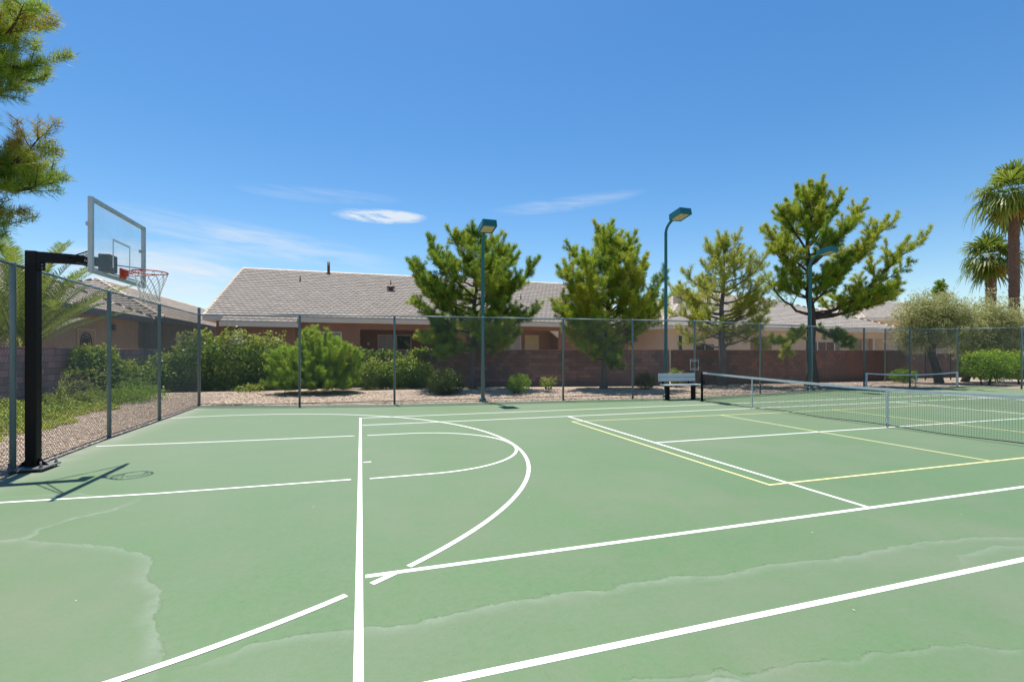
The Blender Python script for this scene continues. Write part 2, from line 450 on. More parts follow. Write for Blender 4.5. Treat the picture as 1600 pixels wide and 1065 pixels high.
M['leaf_cover'] = foliage('ground_cover_leaves', ((0.0, (0.061, 0.114, 0.024)), (0.5, (0.162, 0.234, 0.045)), (0.85, (0.290, 0.324, 0.065)), (1.0, (0.405, 0.360, 0.075))), 0.32)
M['frond'] = foliage('palm_frond', ((0.0, (0.033, 0.069, 0.014)), (0.5, (0.092, 0.143, 0.024)), (0.85, (0.180, 0.220, 0.056)), (1.0, (0.285, 0.277, 0.112))), 0.33, 0.4)
M['frond_dead'] = foliage('dead_palm_frond', ((0.0, (0.216, 0.108, 0.050)), (0.6, (0.351, 0.192, 0.070)), (1.0, (0.513, 0.288, 0.060))), 0.2)
M['rachis'] = surface('palm_leaf_stem', (0.30, 0.31, 0.10), (0.36, 0.30, 0.13), 6, 0.6)


# ------------------------------------------------------------------ object helpers
def link(o, parent=None):
    COL.objects.link(o)
    if parent is not None:
        o.parent = parent
    return o


def thing(name, label, cat, loc=(0, 0, 0), rotz=0.0, group=None):
    o = bpy.data.objects.new(name, None)
    o.empty_display_size = 0.2
    o.location = loc
    o.rotation_euler = (0, 0, rotz)
    tag(o, label, cat, group)
    return link(o)


def tag(o, label=None, cat=None, group=None, kind=None):
    for k, v in (('label', label), ('category', cat), ('group', group), ('kind', kind)):
        if v:
            o[k] = v
    return o


def np_mesh(name, V, F, mat, tone=None, smooth=False):
    """V (n,3); F (m,k) one face size. tone: one value per face."""
    V = np.asarray(V, dtype=np.float32)
    F = np.asarray(F, dtype=np.int32)
    me = bpy.data.meshes.new(name)
    me.vertices.add(len(V))
    me.vertices.foreach_set('co', V.ravel())
    k = F.shape[1]
    me.loops.add(F.size)
    me.loops.foreach_set('vertex_index', F.ravel())
    me.polygons.add(len(F))
    me.polygons.foreach_set('loop_start', np.arange(0, F.size, k, dtype=np.int32))
    me.polygons.foreach_set('loop_total', np.full(len(F), k, dtype=np.int32))
    if smooth:
        me.polygons.foreach_set('use_smooth', np.ones(len(F), dtype=bool))
    me.update(calc_edges=True)
    if tone is not None:
        a = me.attributes.new('tone', 'FLOAT', 'FACE')
        a.data.foreach_set('value', np.asarray(tone, dtype=np.float32))
    me.materials.append(mat)
    return me


def np_obj(name, V, F, mat, parent=None, tone=None, smooth=False):
    return link(bpy.data.objects.new(name, np_mesh(name, V, F, mat, tone, smooth)), parent)


class MB:
    """Collects boxes, tubes, prisms and revolved shapes into ONE mesh."""
    def __init__(self):
        self.v, self.f, self.sm = [], [], []

    def add(self, vs, fs, smooth=False):
        b = len(self.v)
        self.v += [tuple(p) for p in vs]
        self.f += [tuple(i + b for i in f) for f in fs]
        self.sm += [smooth] * len(fs)
        return self

    def box(self, x0, x1, y0, y1, z0, z1, rot=None, bevel=0.0):
        if bevel > 0:
            b = bevel
            prof = [(x0 + b, y0), (x1 - b, y0), (x1, y0 + b), (x1, y1 - b), (x1 - b, y1), (x0 + b, y1), (x0, y1 - b), (x0, y0 + b)]
            n = 8
            inner = [(x0 + b, y0 + b), (x1 - b, y0 + b), (x1 - b, y0 + b), (x1 - b, y1 - b), (x1 - b, y1 - b), (x0 + b, y1 - b), (x0 + b, y1 - b), (x0 + b, y0 + b)]
            rings = [[(p[0], p[1], z0) for p in inner], [(p[0], p[1], z0 + b) for p in prof], [(p[0], p[1], z1 - b) for p in prof], [(p[0], p[1], z1) for p in inner]]
            vs = sum(rings, [])
            fs = []
            for k in range(3):
                for i in range(n):
                    j = (i + 1) % n
                    fs.append((k * n + i, k * n + j, (k + 1) * n + j, (k + 1) * n + i))
            fs.append(tuple(reversed(range(n))))
            fs.append(tuple(range(3 * n, 4 * n)))
        else:
            vs = [(x0, y0, z0), (x1, y0, z0), (x1, y1, z0), (x0, y1, z0), (x0, y0, z1), (x1, y0, z1), (x1, y1, z1), (x0, y1, z1)]
            fs = [(0, 3, 2, 1), (4, 5, 6, 7), (0, 1, 5, 4), (1, 2, 6, 5), (2, 3, 7, 6), (3, 0, 4, 7)]
        if rot is not None:
            vs = [rot @ Vector(p) for p in vs]
        return self.add(vs, fs)

    def tube(self, pts, rad, n=8, cap=True, smooth=True):
        pts = [Vector(p) for p in pts]
        if isinstance(rad, (int, float)):
            rad = [rad] * len(pts)
        vs, fs = [], []
        ref = None
        for i, p in enumerate(pts):
            t = (pts[min(i + 1, len(pts) - 1)] - pts[max(i - 1, 0)])
            t = t.normalized() if t.length > 1e-9 else Vector((0, 0, 1))
            if ref is None:
                ref = Vector((1, 0, 0)) if abs(t.x) < 0.8 else Vector((0, 1, 0))
            a = (ref - t * ref.dot(t)).normalized()
            b = t.cross(a)
            ref = a
            for k in range(n):
                th = 2 * math.pi * k / n
                vs.append(p + (a * math.cos(th) + b * math.sin(th)) * rad[i])
        for i in range(len(pts) - 1):
            for k in range(n):
                j = (k + 1) % n
                fs.append((i * n + k, i * n + j, (i + 1) * n + j, (i + 1) * n + k))
        if cap:
            fs.append(tuple(reversed(range(n))))
            fs.append(tuple(range((len(pts) - 1) * n, len(pts) * n)))
        return self.add(vs, fs, smooth)

    def prism(self, poly, y0, y1):
        """poly in (x,z), extruded along y."""
        n = len(poly)
        vs = [(p[0], y0, p[1]) for p in poly] + [(p[0], y1, p[1]) for p in poly]
        fs = [tuple(range(n)), tuple(reversed(range(n, 2 * n)))]
        for i in range(n):
            j = (i + 1) % n
            fs.append((i, i + n, j + n, j))
        return self.add(vs, fs)

    def shift(self, d):
        self.v = [(p[0] - d[0], p[1] - d[1], p[2] - d[2]) for p in self.v]
        return self

    def mesh(self, name, mat):
        me = bpy.data.meshes.new(name)
        me.from_pydata([tuple(p) for p in self.v], [], self.f)
        me.polygons.foreach_set('use_smooth', self.sm)
        me.materials.append(mat)
        me.update()
        return me

    def build(self, name, mat, parent=None, world=False):
        """world=True: the shape was written in world coordinates; make it local to an unrotated parent."""
        if world and parent is not None:
            p = parent
            while p is not None:
                self.shift(p.location)
                p = p.parent
        return link(bpy.data.objects.new(name, self.mesh(name, mat)), parent)


def unit(a):
    return a / np.maximum(np.linalg.norm(a, axis=-1, keepdims=True), 1e-9)


def tri_needles(P, D, length, width, rng):
    """One thin triangle per needle (or bunch of needles)."""
    n = len(P)
    side = unit(np.cross(D, rng.normal(size=(n, 3))))
    w = (np.broadcast_to(width, (n,)) * 0.5)[:, None]
    V = np.empty((n, 3, 3))
    V[:, 0] = P + side * w
    V[:, 1] = P - side * w
    V[:, 2] = P + D * np.broadcast_to(length, (n,))[:, None]
    return V.reshape(-1, 3), np.arange(n * 3).reshape(n, 3)


def quad_leaves(P, size, aspect, rng, up=0.4, fold=0.0):
    """One diamond-shaped leaf per point."""
    n = len(P)
    A = unit(rng.normal(size=(n, 3)) + np.array([0, 0, -0.15]))
    Nn = unit(rng.normal(size=(n, 3)) * (1 - up) + np.array([0, 0, up]))
    B = unit(np.cross(Nn, A))
    L = (size * rng.uniform(0.65, 1.25, n))[:, None]
    V = np.empty((n, 4, 3))
    V[:, 0] = P
    V[:, 1] = P + A * L * 0.5 + B * L * aspect * 0.5
    V[:, 2] = P + A * L
    V[:, 3] = P + A * L * 0.5 - B * L * aspect * 0.5
    return V.reshape(-1, 3), np.arange(n * 4).reshape(n, 4)


# ------------------------------------------------------------------ the ground and the court
def build_ground():
    o = MB().add([(-900, -900, -0.03), (900, -900, -0.03), (900, 900, -0.03), (-900, 900, -0.03)], [(0, 1, 2, 3)]).build('ground', M['gravel'])
    tag(o, kind='structure')


FAR = [(-5.2, 15.96), (-1.97, 15.0), (1.12, 14.4), (4.2, 14.1), (7.24, 13.85), (10.03, 13.55), (12.7, 13.3), (16.7, 14.0), (20.6, 14.75), (24.5, 15.1), (27.3, 14.75), (30.4, 14.4)]
LEFT = [(-4.62, 3.1), (-4.85, 6.33), (-5.03, 9.55), (-5.08, 12.3), (-5.2, 15.96)]


def far_y(x):
    return np.interp(x, [p[0] for p in FAR], [p[1] for p in FAR])


def left_x(y):
    return np.interp(y, [-14.0, 3.1, 6.33, 9.55, 12.3, 16.0], [-4.4, -4.62, -4.85, -5.03, -5.08, -5.2])


def wiggle(x, y, s, k):
    return s * (np.sin(x * k + 1.3) * np.cos(y * k * 1.3 + 0.4) + 0.6 * np.sin(x * k * 2.7 - y * k * 2.1) + 0.35 * np.sin(x * k * 6.1 + y * k * 5.3 + 2.0))


def seg_dist(px, py, line):
    """Signed distance to a polyline and a weight that fades to nothing at its two ends."""
    best = np.full(px.shape, 1e9)
    sd = np.zeros(px.shape)
    arc = np.zeros(px.shape)
    run = 0.0
    for (ax, ay), (bx, by) in zip(line[:-1], line[1:]):
        dx, dy = bx - ax, by - ay
        L = math.hypot(dx, dy)
        t = np.clip(((px - ax) * dx + (py - ay) * dy) / (L * L), 0, 1)
        d = np.hypot(px - ax - t * dx, py - ay - t * dy)
        s = np.sign(dx * (py - ay) - dy * (px - ax))
        m = d < best
        best = np.where(m, d, best)
        sd = np.where(m, d * s, sd)
        arc = np.where(m, run + t * L, arc)
        run += L
    return sd, np.clip(np.minimum(arc, run - arc) / 0.45, 0, 1)


def build_court():
    xs = np.concatenate([np.arange(-5.3, 8.0, 0.035), np.arange(8.0, 31.2, 0.4), [31.2]])
    ts = np.concatenate([np.arange(-14, -2.0, 0.6), np.arange(-2.0, 5.4, 0.035), np.arange(5.4, 13.0, 0.25)])
    X, Y = np.meshgrid(xs, ts)
    k = 3
    extra = np.array([0.25, 0.6, 1.0])
    fy = far_y(xs) - 0.02
    XE = np.tile(xs, (k, 1))
    YE = 13.0 - 0.25 + (fy - 12.75)[None, :] * extra[:, None]
    X, Y = np.vstack([X, XE]), np.vstack([Y, YE])
    X = np.maximum(X, left_x(Y) + 0.04)
    ny, nx = X.shape
    V = np.stack([X, Y, np.zeros_like(X)], -1).reshape(-1, 3)
    i = np.arange(ny - 1)[:, None] * nx + np.arange(nx - 1)[None, :]
    F = np.stack([i, i + 1, i + nx + 1, i + nx], -1).reshape(-1, 4)
    px, py = V[:, 0] + wiggle(V[:, 0], V[:, 1], 0.018, 2.2), V[:, 1] + wiggle(V[:, 1], V[:, 0], 0.018, 2.4)
    stains = []
    for line, side, *_r in STAINS:
        d, w = seg_dist(px, py, line)
        stains.append((np.clip(d * side, -1.5, 1.5), w))
    edge = np.exp(-((V[:, 0] - left_x(V[:, 1])) / 0.45) ** 2) * np.clip((V[:, 1] - 4.0) / 2, 0, 1) * 0.8
    edge = np.maximum(edge, np.exp(-((far_y(V[:, 0]) - V[:, 1]) / 0.14) ** 2) * 0.25)
    far_pale = np.clip((V[:, 1] - 1.5) / 6.0, 0, 1) * 0.75
    # slab edge down to the gravel
    ring = list(range(nx * (ny - 1), nx * ny)) + [r * nx for r in range(ny - 1, -1, -1)]
    b = len(V)
    V2 = np.vstack([V, V[ring] - np.array([0, 0, 0.06])])
    F2 = np.vstack([F, np.array([(ring[j + 1], ring[j], b + j, b + j + 1) for j in range(len(ring) - 1)])])
    o = np_obj('court', V2, F2, M['court'])
    for n, a in [('edge', edge), ('far_pale', far_pale)] + [('stain_%d' % k, st[0]) for k, st in enumerate(stains)] + [('weight_%d' % k, st[1]) for k, st in enumerate(stains)]:
        at = o.data.attributes.new(n, 'FLOAT', 'POINT')
        at.data.foreach_set('value', np.concatenate([a, a[ring]]).astype(np.float32))
    tag(o, kind='structure')
    return o


LINE_COUNT = [0]


def paint(court, pts, width, mat, name='painted_line'):
    LINE_COUNT[0] += 1
    z = 0.0015 + 0.00008 * LINE_COUNT[0]
    pts = [Vector((p[0], p[1])) for p in pts]
    vs, fs = [], []
    for i, p in enumerate(pts):
        t = (pts[min(i + 1, len(pts) - 1)] - pts[max(i - 1, 0)]).normalized()
        n = Vector((-t.y, t.x)) * (width / 2)
        vs += [(p.x + n.x, p.y + n.y, z), (p.x - n.x, p.y - n.y, z)]
    for i in range(len(pts) - 1):
        fs.append((2 * i + 1, 2 * i + 3, 2 * i + 2, 2 * i))
    return MB().add(vs, fs).build(name, mat, court)


def circle_pts(cx, cy, r, a0, a1, n):
    return [(cx + r * math.cos(R(a0 + (a1 - a0) * i / n)), cy + r * math.sin(R(a0 + (a1 - a0) * i / n))) for i in range(n + 1)]


def build_lines(court):
    W, Yl = M['white_line'], M['yellow_line']
    # tennis
    paint(court, [(0, -0.05), (0, 11.02)], 0.054, W)
    paint(court, [(23.77, -0.05), (23.77, 11.02)], 0.092, W)
    for y in (0.0, 1.37, 9.60, 10.97):
        paint(court, [(0.046, y), (23.72, y)], 0.056, W)
    for x in (5.50, 18.27):
        paint(court, [(x, 1.40), (x, 9.57)], 0.052, W)
    paint(court, [(5.53, 5.485), (18.24, 5.485)], 0.05, W)
    paint(court, [(0.05, 5.46), (0.17, 5.46)], 0.05, W)
    # pickleball
    for s in (-1, 1):
        xb, xk, xn = 11.885 + s * 6.70, 11.885 + s * 2.13, 11.885
        paint(court, [(xb, 2.43), (xb, 8.66)], 0.045, Yl)
        paint(court, [(xk, 2.45), (xk, 8.55)], 0.045, Yl)
        for y in (2.45, 8.62 if s < 0 else 8.5):
            paint(court, [(xb, y), (xn, y if y < 5 else 8.45)], 0.045, Yl)
    paint(court, [(22.0, 12.6), (29.5, 12.2)], 0.045, Yl)
    # basketball: lane, free-throw arc, three-point arc with the gaps the tennis lines leave
    paint(court, [(-4.74, 8.37), (-2.58, 8.19), (-0.12, 8.08)], 0.05, W)
    paint(court, [(-4.9, 4.64), (-4.01, 4.59), (-2.38, 4.46), (-0.12, 4.42)], 0.05, W)
    arc = circle_pts(0.97, 6.22, 1.82, -90, 90, 48)
    paint(court, [(0.13, 4.39)] + arc + [(0.14, 8.06)], 0.05, W)
    cx, cy, r = -3.45, 6.39, 6.26
    a = [math.degrees(math.asin((v - cy) / r)) for v in (1.49, 1.305, 1.25, 1.16, 1.10)]

    def ang(x, low=True):
        t = math.degrees(math.acos((x - cx) / r))
        return -t if low else t
    paint(court, circle_pts(cx, cy, r, ang(0.385), 103, 120), 0.056, W)
    paint(court, circle_pts(cx, cy, r, ang(0.09), ang(0.285), 8), 0.056, W)
    paint(court, circle_pts(cx, cy, r, -100, ang(-0.09), 40), 0.056, W)


# ------------------------------------------------------------------ chain-link fences
def chain_link_mesh():
    """One 3.0 x 3.0 m panel of woven diamond wire, shared by all panels."""
    w = step = 0.0345
    nw = int(3.0 / w)
    nk = int(2.98 / step)
    r = 0.0030
    k = np.arange(nk + 1)
    ang = np.arange(3) * 2 * np.pi / 3
    V, F = [], []
    base = 0
    seg = np.arange(nk)[:, None] * 3
    a = np.arange(3)[None, :]
    b = (np.arange(3)[None, :] + 1) % 3
    quad = np.stack([seg + a, seg + b, seg + 3 + b, seg + 3 + a], -1).reshape(-1, 4)
    sx = 3.0 / (nw * w)
    for i in range(nw):
        par = (k + i) % 2
        x = (i + par) * w * sx
        y = np.where(par == 0, -0.003, 0.003)
        z = 0.03 + k * step
        P = np.stack([x, y, z], -1)
        ring = np.stack([np.cos(ang) * r * 1.2, np.sin(ang) * r, np.zeros(3)], -1)
        V.append((P[:, None, :] + ring[None]).reshape(-1, 3))
        F.append(quad + base)
        base += (nk + 1) * 3
    return np_mesh('chain_link_mesh', np.vstack(V), np.vstack(F), M['wire'])


def fence(name, label, pts, side, group, heights=None, tall_ends=(), skip_first_post=False, h=3.05, post_r=0.038):
    """Posts, top rails, bottom wires and mesh panels between the given ground points."""
    t = thing(name, label, 'fence', (pts[0][0], pts[0][1], 0), 0, group)
    ox, oy = pts[0]
    for i, (x, y) in enumerate(pts):
        if i == 0 and skip_first_post:
            continue
        hh = h + (0.26 if i in tall_ends else 0.03)
        rr = post_r * (1.25 if i in tall_ends else 1.0)
        m = MB().tube([(0, 0, -0.05), (0, 0, hh - 0.02), (0, 0, hh)], [rr, rr, rr * 0.75], 12)
        p = m.build('fence_post', M['fence_steel'], t)
        p.location = (x - ox, y - oy, 0)
    for (x0, y0), (x1, y1) in zip(pts[:-1], pts[1:]):
        L = math.hypot(x1 - x0, y1 - y0)
        a = math.atan2(y1 - y0, x1 - x0)
        rail = MB().tube([(0.02, 0, 0), (L - 0.02, 0, 0)], 0.021, 8).build('top_rail', M['fence_steel'], t)
        rail.location = (x0 - ox, y0 - oy, h)
        rail.rotation_euler = (0, 0, a)
        wire = MB().tube([(0.02, side * 0.045, 0.05), (L * 0.5, side * 0.045, 0.04), (L - 0.02, side * 0.045, 0.05)], 0.012, 6).build('bottom_wire', M['fence_steel'], t)
        wire.location = (x0 - ox, y0 - oy, 0)
        wire.rotation_euler = (0, 0, a)
        p = link(bpy.data.objects.new('chain_link_mesh', CHAIN), t)
        p.location = (x0 - ox - math.sin(a) * side * 0.045, y0 - oy + math.cos(a) * side * 0.045, 0)
        p.rotation_euler = (0, 0, a)
        p.scale = (L / 3.0, 1, (h - 0.01) / 3.0)
    return t


# ------------------------------------------------------------------ block walls
def block_wall(name, label, p0, p1, h, mat, cam_limit=300, hide=()):
    """Concrete-block wall: a recessed mortar core with each block proud of it; the blocks nearest the camera are separate parts."""
    L = math.hypot(p1[0] - p0[0], p1[1] - p0[1])
    a = math.atan2(p1[1] - p0[1], p1[0] - p0[0])
    t = thing(name, label, 'wall', (p0[0], p0[1], 0), a, 'block walls round the court')
    t['kind'] = 'thing'
    courses = 9
    ch = (h - 0.06) / courses
    MB().box(0, L, 0.012, 0.168, -0.05, h - 0.06).build('mortar', M['mortar'], t)
    bw = 0.405
    items = []
    for c in range(courses):
        off = 0.0 if c % 2 == 0 else -bw / 2
        n = int(L / bw) + 2
        for i in range(n):
            x0, x1 = max(off + i * bw, 0), min(off + (i + 1) * bw, L)
            if x1 - x0 < 0.05:
                continue
            items.append((x0, x1, c * ch))
    n = int(L / bw)
    for i in range(n + 1):
        x0, x1 = i * bw, min((i + 1) * bw, L)
        if x1 - x0 > 0.05:
            items.append((x0, x1, h - 0.06))
    ca, sa = math.cos(a), math.sin(a)

    def score(it):
        x = (it[0] + it[1]) / 2
        wx, wy = p0[0] + ca * x, p0[1] + sa * x
        d = math.hypot(wx - cam.location.x, wy - cam.location.y)
        az = math.degrees(math.atan2(wx - cam.location.x, wy - cam.location.y))
        pen = 0 if -30 < az < 65.5 else 100
        for h0, h1 in hide:
            if h0 < az < h1:
                pen += 40
        return d + pen - it[2] * 2.0
    items.sort(key=score)
    meshes = {}

    def block_mesh(w, cap):
        key = (round(w, 3), cap)
        if key not in meshes:
            g = 0.008
            m = MB()
            if cap:
                m.box(g, w - g, -0.012, 0.192, 0.004, 0.058, bevel=0.006)
            else:
                m.box(g, w - g, 0.0, 0.18, g, ch - g, bevel=0.006)
            meshes[key] = m.mesh('block', mat)
        return meshes[key]
    rest = MB()
    for k, (x0, x1, z) in enumerate(items):
        cap = z > h - 0.07
        j = random.uniform(-0.003, 0.003)
        if k < cam_limit:
            o = link(bpy.data.objects.new('cap_block' if cap else 'block', block_mesh(x1 - x0, cap)), t)
            o.location = (x0, j, z)
        else:
            g = 0.005
            if cap:
                rest.box(x0 + g, x1 - g, -0.012 + j, 0.192 + j, z + 0.004, z + 0.058)
            else:
                rest.box(x0 + g, x1 - g, j, 0.18 + j, z + g, z + ch - g)
    if rest.v:
        o = rest.build('block_courses', mat, t)
        o['kind'] = 'stuff'
    return t


# ------------------------------------------------------------------ houses
class TileBank:
    def __init__(self):
        self.V, self.F, self.T = [], [], []
        self.n = 0

    def plane(self, O, U, Vv, Nn, length, left, right, rng, tw=0.36, ex=0.43):
        """Cover one roof plane: O eave corner, U along the eave, Vv up the slope; left(v)/right(v) bound each course."""
        O, U, Vv, Nn = (np.array(a, dtype=float) for a in (O, U, Vv, Nn))
        nc = int(math.ceil(length / ex))
        for c in range(nc):
            v0 = c * ex
            v1 = min(v0 + ex + 0.05, length)
            u0, u1 = left(v0), right(v0)
            if u1 - u0 < 0.1:
                continue
            off = (c % 2) * tw * 0.5
            k0, k1 = int(math.floor((u0 - off) / tw)), int(math.ceil((u1 - off) / tw))
            for k in range(k0, k1):
                a, b = max(u0, off + k * tw + 0.004), min(u1, off + (k + 1) * tw - 0.004)
                if b - a < 0.03:
                    continue
                lift = rng.normal(0, 0.003)
                th = 0.052 + abs(rng.normal(0, 0.005))
                q = []
                for (uu, vv, nn) in ((a, v0, 0.012), (b, v0, 0.012), (b, v1, 0.004), (a, v1, 0.004)):
                    q.append(O + U * uu + Vv * vv + Nn * (nn + lift))
                for (uu, vv, nn) in ((a, v0, 0.012 + th), (b, v0, 0.012 + th), (b, v1, 0.022), (a, v1, 0.022)):
                    q.append(O + U * uu + Vv * vv + Nn * (nn + lift))
                i = self.n
                self.V += q
                self.F += [(i, i + 1, i + 5, i + 4), (i + 4, i + 5, i + 6, i + 7), (i + 1, i + 2, i + 6, i + 5), (i + 3, i, i + 4, i + 7)]
                self.T += [float(np.clip(rng.normal(0.5, 0.15), 0, 1))] * 4
                self.n += 8

    def ridge(self, p, q, rng, w=0.13):
        p, q = Vector(p), Vector(q)
        L = (q - p).length
        d = (q - p) / L
        side = d.cross(Vector((0, 0, 1))).normalized()
        up = side.cross(d).normalized()
        n = max(1, int(L / 0.4))
        for k in range(n):
            a, b = p + d * (L * k / n), p + d * (L * (k + 1) / n + 0.03)
            i = self.n
            lift = 0.05 + rng.uniform(0, 0.008)
            for c, e in ((a, 0.015), (b, 0.0)):
                self.V += [tuple(c - side * w + up * (lift - 0.07)), tuple(c + up * (lift + 0.035 + e)), tuple(c + side * w + up * (lift - 0.07))]
            self.F += [(i, i + 1, i + 4, i + 3), (i + 1, i + 2, i + 5, i + 4), (i, i + 2, i + 1, i + 1)]
            self.F[-1] = (i + 2, i + 1, i, i)
            self.F.pop()
            self.T += [float(np.clip(rng.normal(0.45, 0.2), 0, 1))] * 2
            self.n += 6


def tiled_roof(house, x0, x1, y0, y1, ze, pitch, ends, tiles_mat, fascia_mat, axis='x', extra=None, fascia_h=0.22, faces='all'):
    """Roof over an eave rectangle with its ridge along one axis; ends: 'hip' or 'gable' for the low and the high end."""
    rng = np.random.default_rng(int(abs(x0 * 7 + y0 * 13)) + 5)
    if axis == 'x':
        def W(u, v, z): return (x0 + u, y0 + v, z)
        Lu, Lv = x1 - x0, y1 - y0
    else:
        def W(u, v, z): return (x1 - v, y0 + u, z)
        Lu, Lv = y1 - y0, x1 - x0
    half = Lv / 2
    zr = ze + half * pitch
    a0 = half if ends[0] == 'hip' else 0.0
    a1 = half if ends[1] == 'hip' else 0.0
    r0, r1 = a0, Lu - a1
    P = {'A': W(0, 0, ze), 'B': W(Lu, 0, ze), 'C': W(Lu, Lv, ze), 'D': W(0, Lv, ze), 'R0': W(r0, half, zr), 'R1': W(r1, half, zr)}
    keys = list(P)
    deck = MB().add([P[k] for k in keys], [(0, 1, 5, 4), (2, 3, 4, 5)] + ([(3, 0, 4)] if ends[0] == 'hip' else []) + ([(1, 2, 5)] if ends[1] == 'hip' else []) + [(3, 2, 1, 0)])
    roof = deck.build('roof', M['deck'], house, world=True)
    bank = TileBank()
    sl = math.sqrt(1 + pitch * pitch)

    def vec(a, b): return (Vector(b) - Vector(a))
    c = 1 / sl
    up_main = (vec(W(0, 0, 0), W(0, 1, 0)) + Vector((0, 0, pitch))) / sl
    U = vec(W(0, 0, 0), W(1, 0, 0))
    def nrm(u, v):
        n = u.cross(v).normalized()
        return n if n.z > 0 else -n
    bank.plane(P['A'], U, up_main, nrm(U, up_main), half * sl, (lambda v: v * c if ends[0] == 'hip' else -0.03), (lambda v: Lu - (v * c if ends[1] == 'hip' else -0.03)), rng)
    if faces == 'all':
        up_b = (vec(W(0, 0, 0), W(0, -1, 0)) + Vector((0, 0, pitch))) / sl
        bank.plane(P['D'], U, up_b, nrm(U, up_b), half * sl, (lambda v: v * c if ends[0] == 'hip' else -0.03), (lambda v: Lu - (v * c if ends[1] == 'hip' else -0.03)), rng, tw=0.66)
    Vx = vec(W(0, 0, 0), W(0, 1, 0))
    if ends[0] == 'hip':
        up = (U + Vector((0, 0, pitch))) / sl
        bank.plane(P['A'], Vx, up, nrm(Vx, up), half * sl, lambda v: v * c, lambda v: Lv - v * c, rng)
    if ends[1] == 'hip':
        up = (-U + Vector((0, 0, pitch))) / sl
        bank.plane(P['B'], Vx, up, nrm(Vx, up), half * sl, lambda v: v * c, lambda v: Lv - v * c, rng)
    bank.ridge(P['R0'], P['R1'], rng)
    for e, (p, q, r) in ((ends[0], ('A', 'D', 'R0')), (ends[1], ('B', 'C', 'R1'))):
        for s in (p, q):
            bank.ridge(P[s], P[r], rng)
    if extra:
        extra(bank, rng, P, up_main, U, nrm(U, up_main))
    V = np.array([tuple(v) for v in bank.V]) - np.array(house.location)
    o = np_obj('roof_tiles', V, bank.F, tiles_mat, roof, bank.T)
    o['kind'] = 'stuff'
    # fascia boards: front, ends, back, butted
    g = 0.028
    fm = MB()
    fm.box(x0, x1, y0 - g, y0, ze - fascia_h, ze + 0.005).box(x0, x1, y1, y1 + g, ze - fascia_h, ze + 0.005)
    fm.box(x0 - g, x0, y0 - g, y1 + g, ze - fascia_h, ze + 0.005).box(x1, x1 + g, y0 - g, y1 + g, ze - fascia_h, ze + 0.005)
    fm.build('fascia', fascia_mat, house, world=True)
    sm = MB().box(x0 + 0.001, x1 - 0.001, y0 + 0.001, y1 - 0.001, ze - fascia_h + 0.03, ze - fascia_h + 0.05)
    sm.build('soffit', fascia_mat, house, world=True)
    return roof, zr


def window(house, x0, x1, z0, z1, y, frame_mat, pane_mat, mull=0, facing='-y', rows=0, depth=0.05):
    """A framed window standing slightly proud of the wall plane; facing -y or +x (then x0..x1 run along y)."""
    f = 0.07
    def bx(m, a0, a1, d0, d1, c0, c1):
        if facing == '-y':
            m.box(a0, a1, y - d1, y - d0, c0, c1)
        else:
            m.box(y + d0, y + d1, a0, a1, c0, c1)
    m = MB()
    bx(m, x0, x1, 0.002, depth, z1 - f, z1)
    bx(m, x0, x1, 0.002, depth, z0, z0 + f)
    bx(m, x0, x0 + f, 0.002, depth, z0 + f, z1 - f)
    bx(m, x1 - f, x1, 0.002, depth, z0 + f, z1 - f)
    w = m.build('window', frame_mat, house, world=True)
    for k in range(mull):
        c = x0 + (x1 - x0) * (k + 1) / (mull + 1)
        mm = MB()
        bx(mm, c - 0.025, c + 0.025, 0.004, depth - 0.006, z0 + f, z1 - f)
        mm.build('mullion', frame_mat, w, world=True)
    p = MB()
    bx(p, x0 + f - 0.01, x1 - f + 0.01, 0.003, 0.018, z0 + f - 0.01, z1 - f + 0.01)
    p.build('pane', pane_mat, w, world=True)
    return w


def wall_piece(house, x0, x1, y0, y1, z0, z1, mat):
    return MB().box(x0, x1, y0, y1, z0, z1).build('wall', mat, house, world=True)


def vent_pipe(house, x, y, z0, h, r):
    MB().tube([(x, y, z0 - 0.2), (x, y, z0 + h)], r, 10).tube([(x, y, z0 - 0.02), (x, y, z0 + 0.06)], [r * 2.0, r * 1.1], 10).build('vent_pipe', M['vent_pipe'], house, world=True)


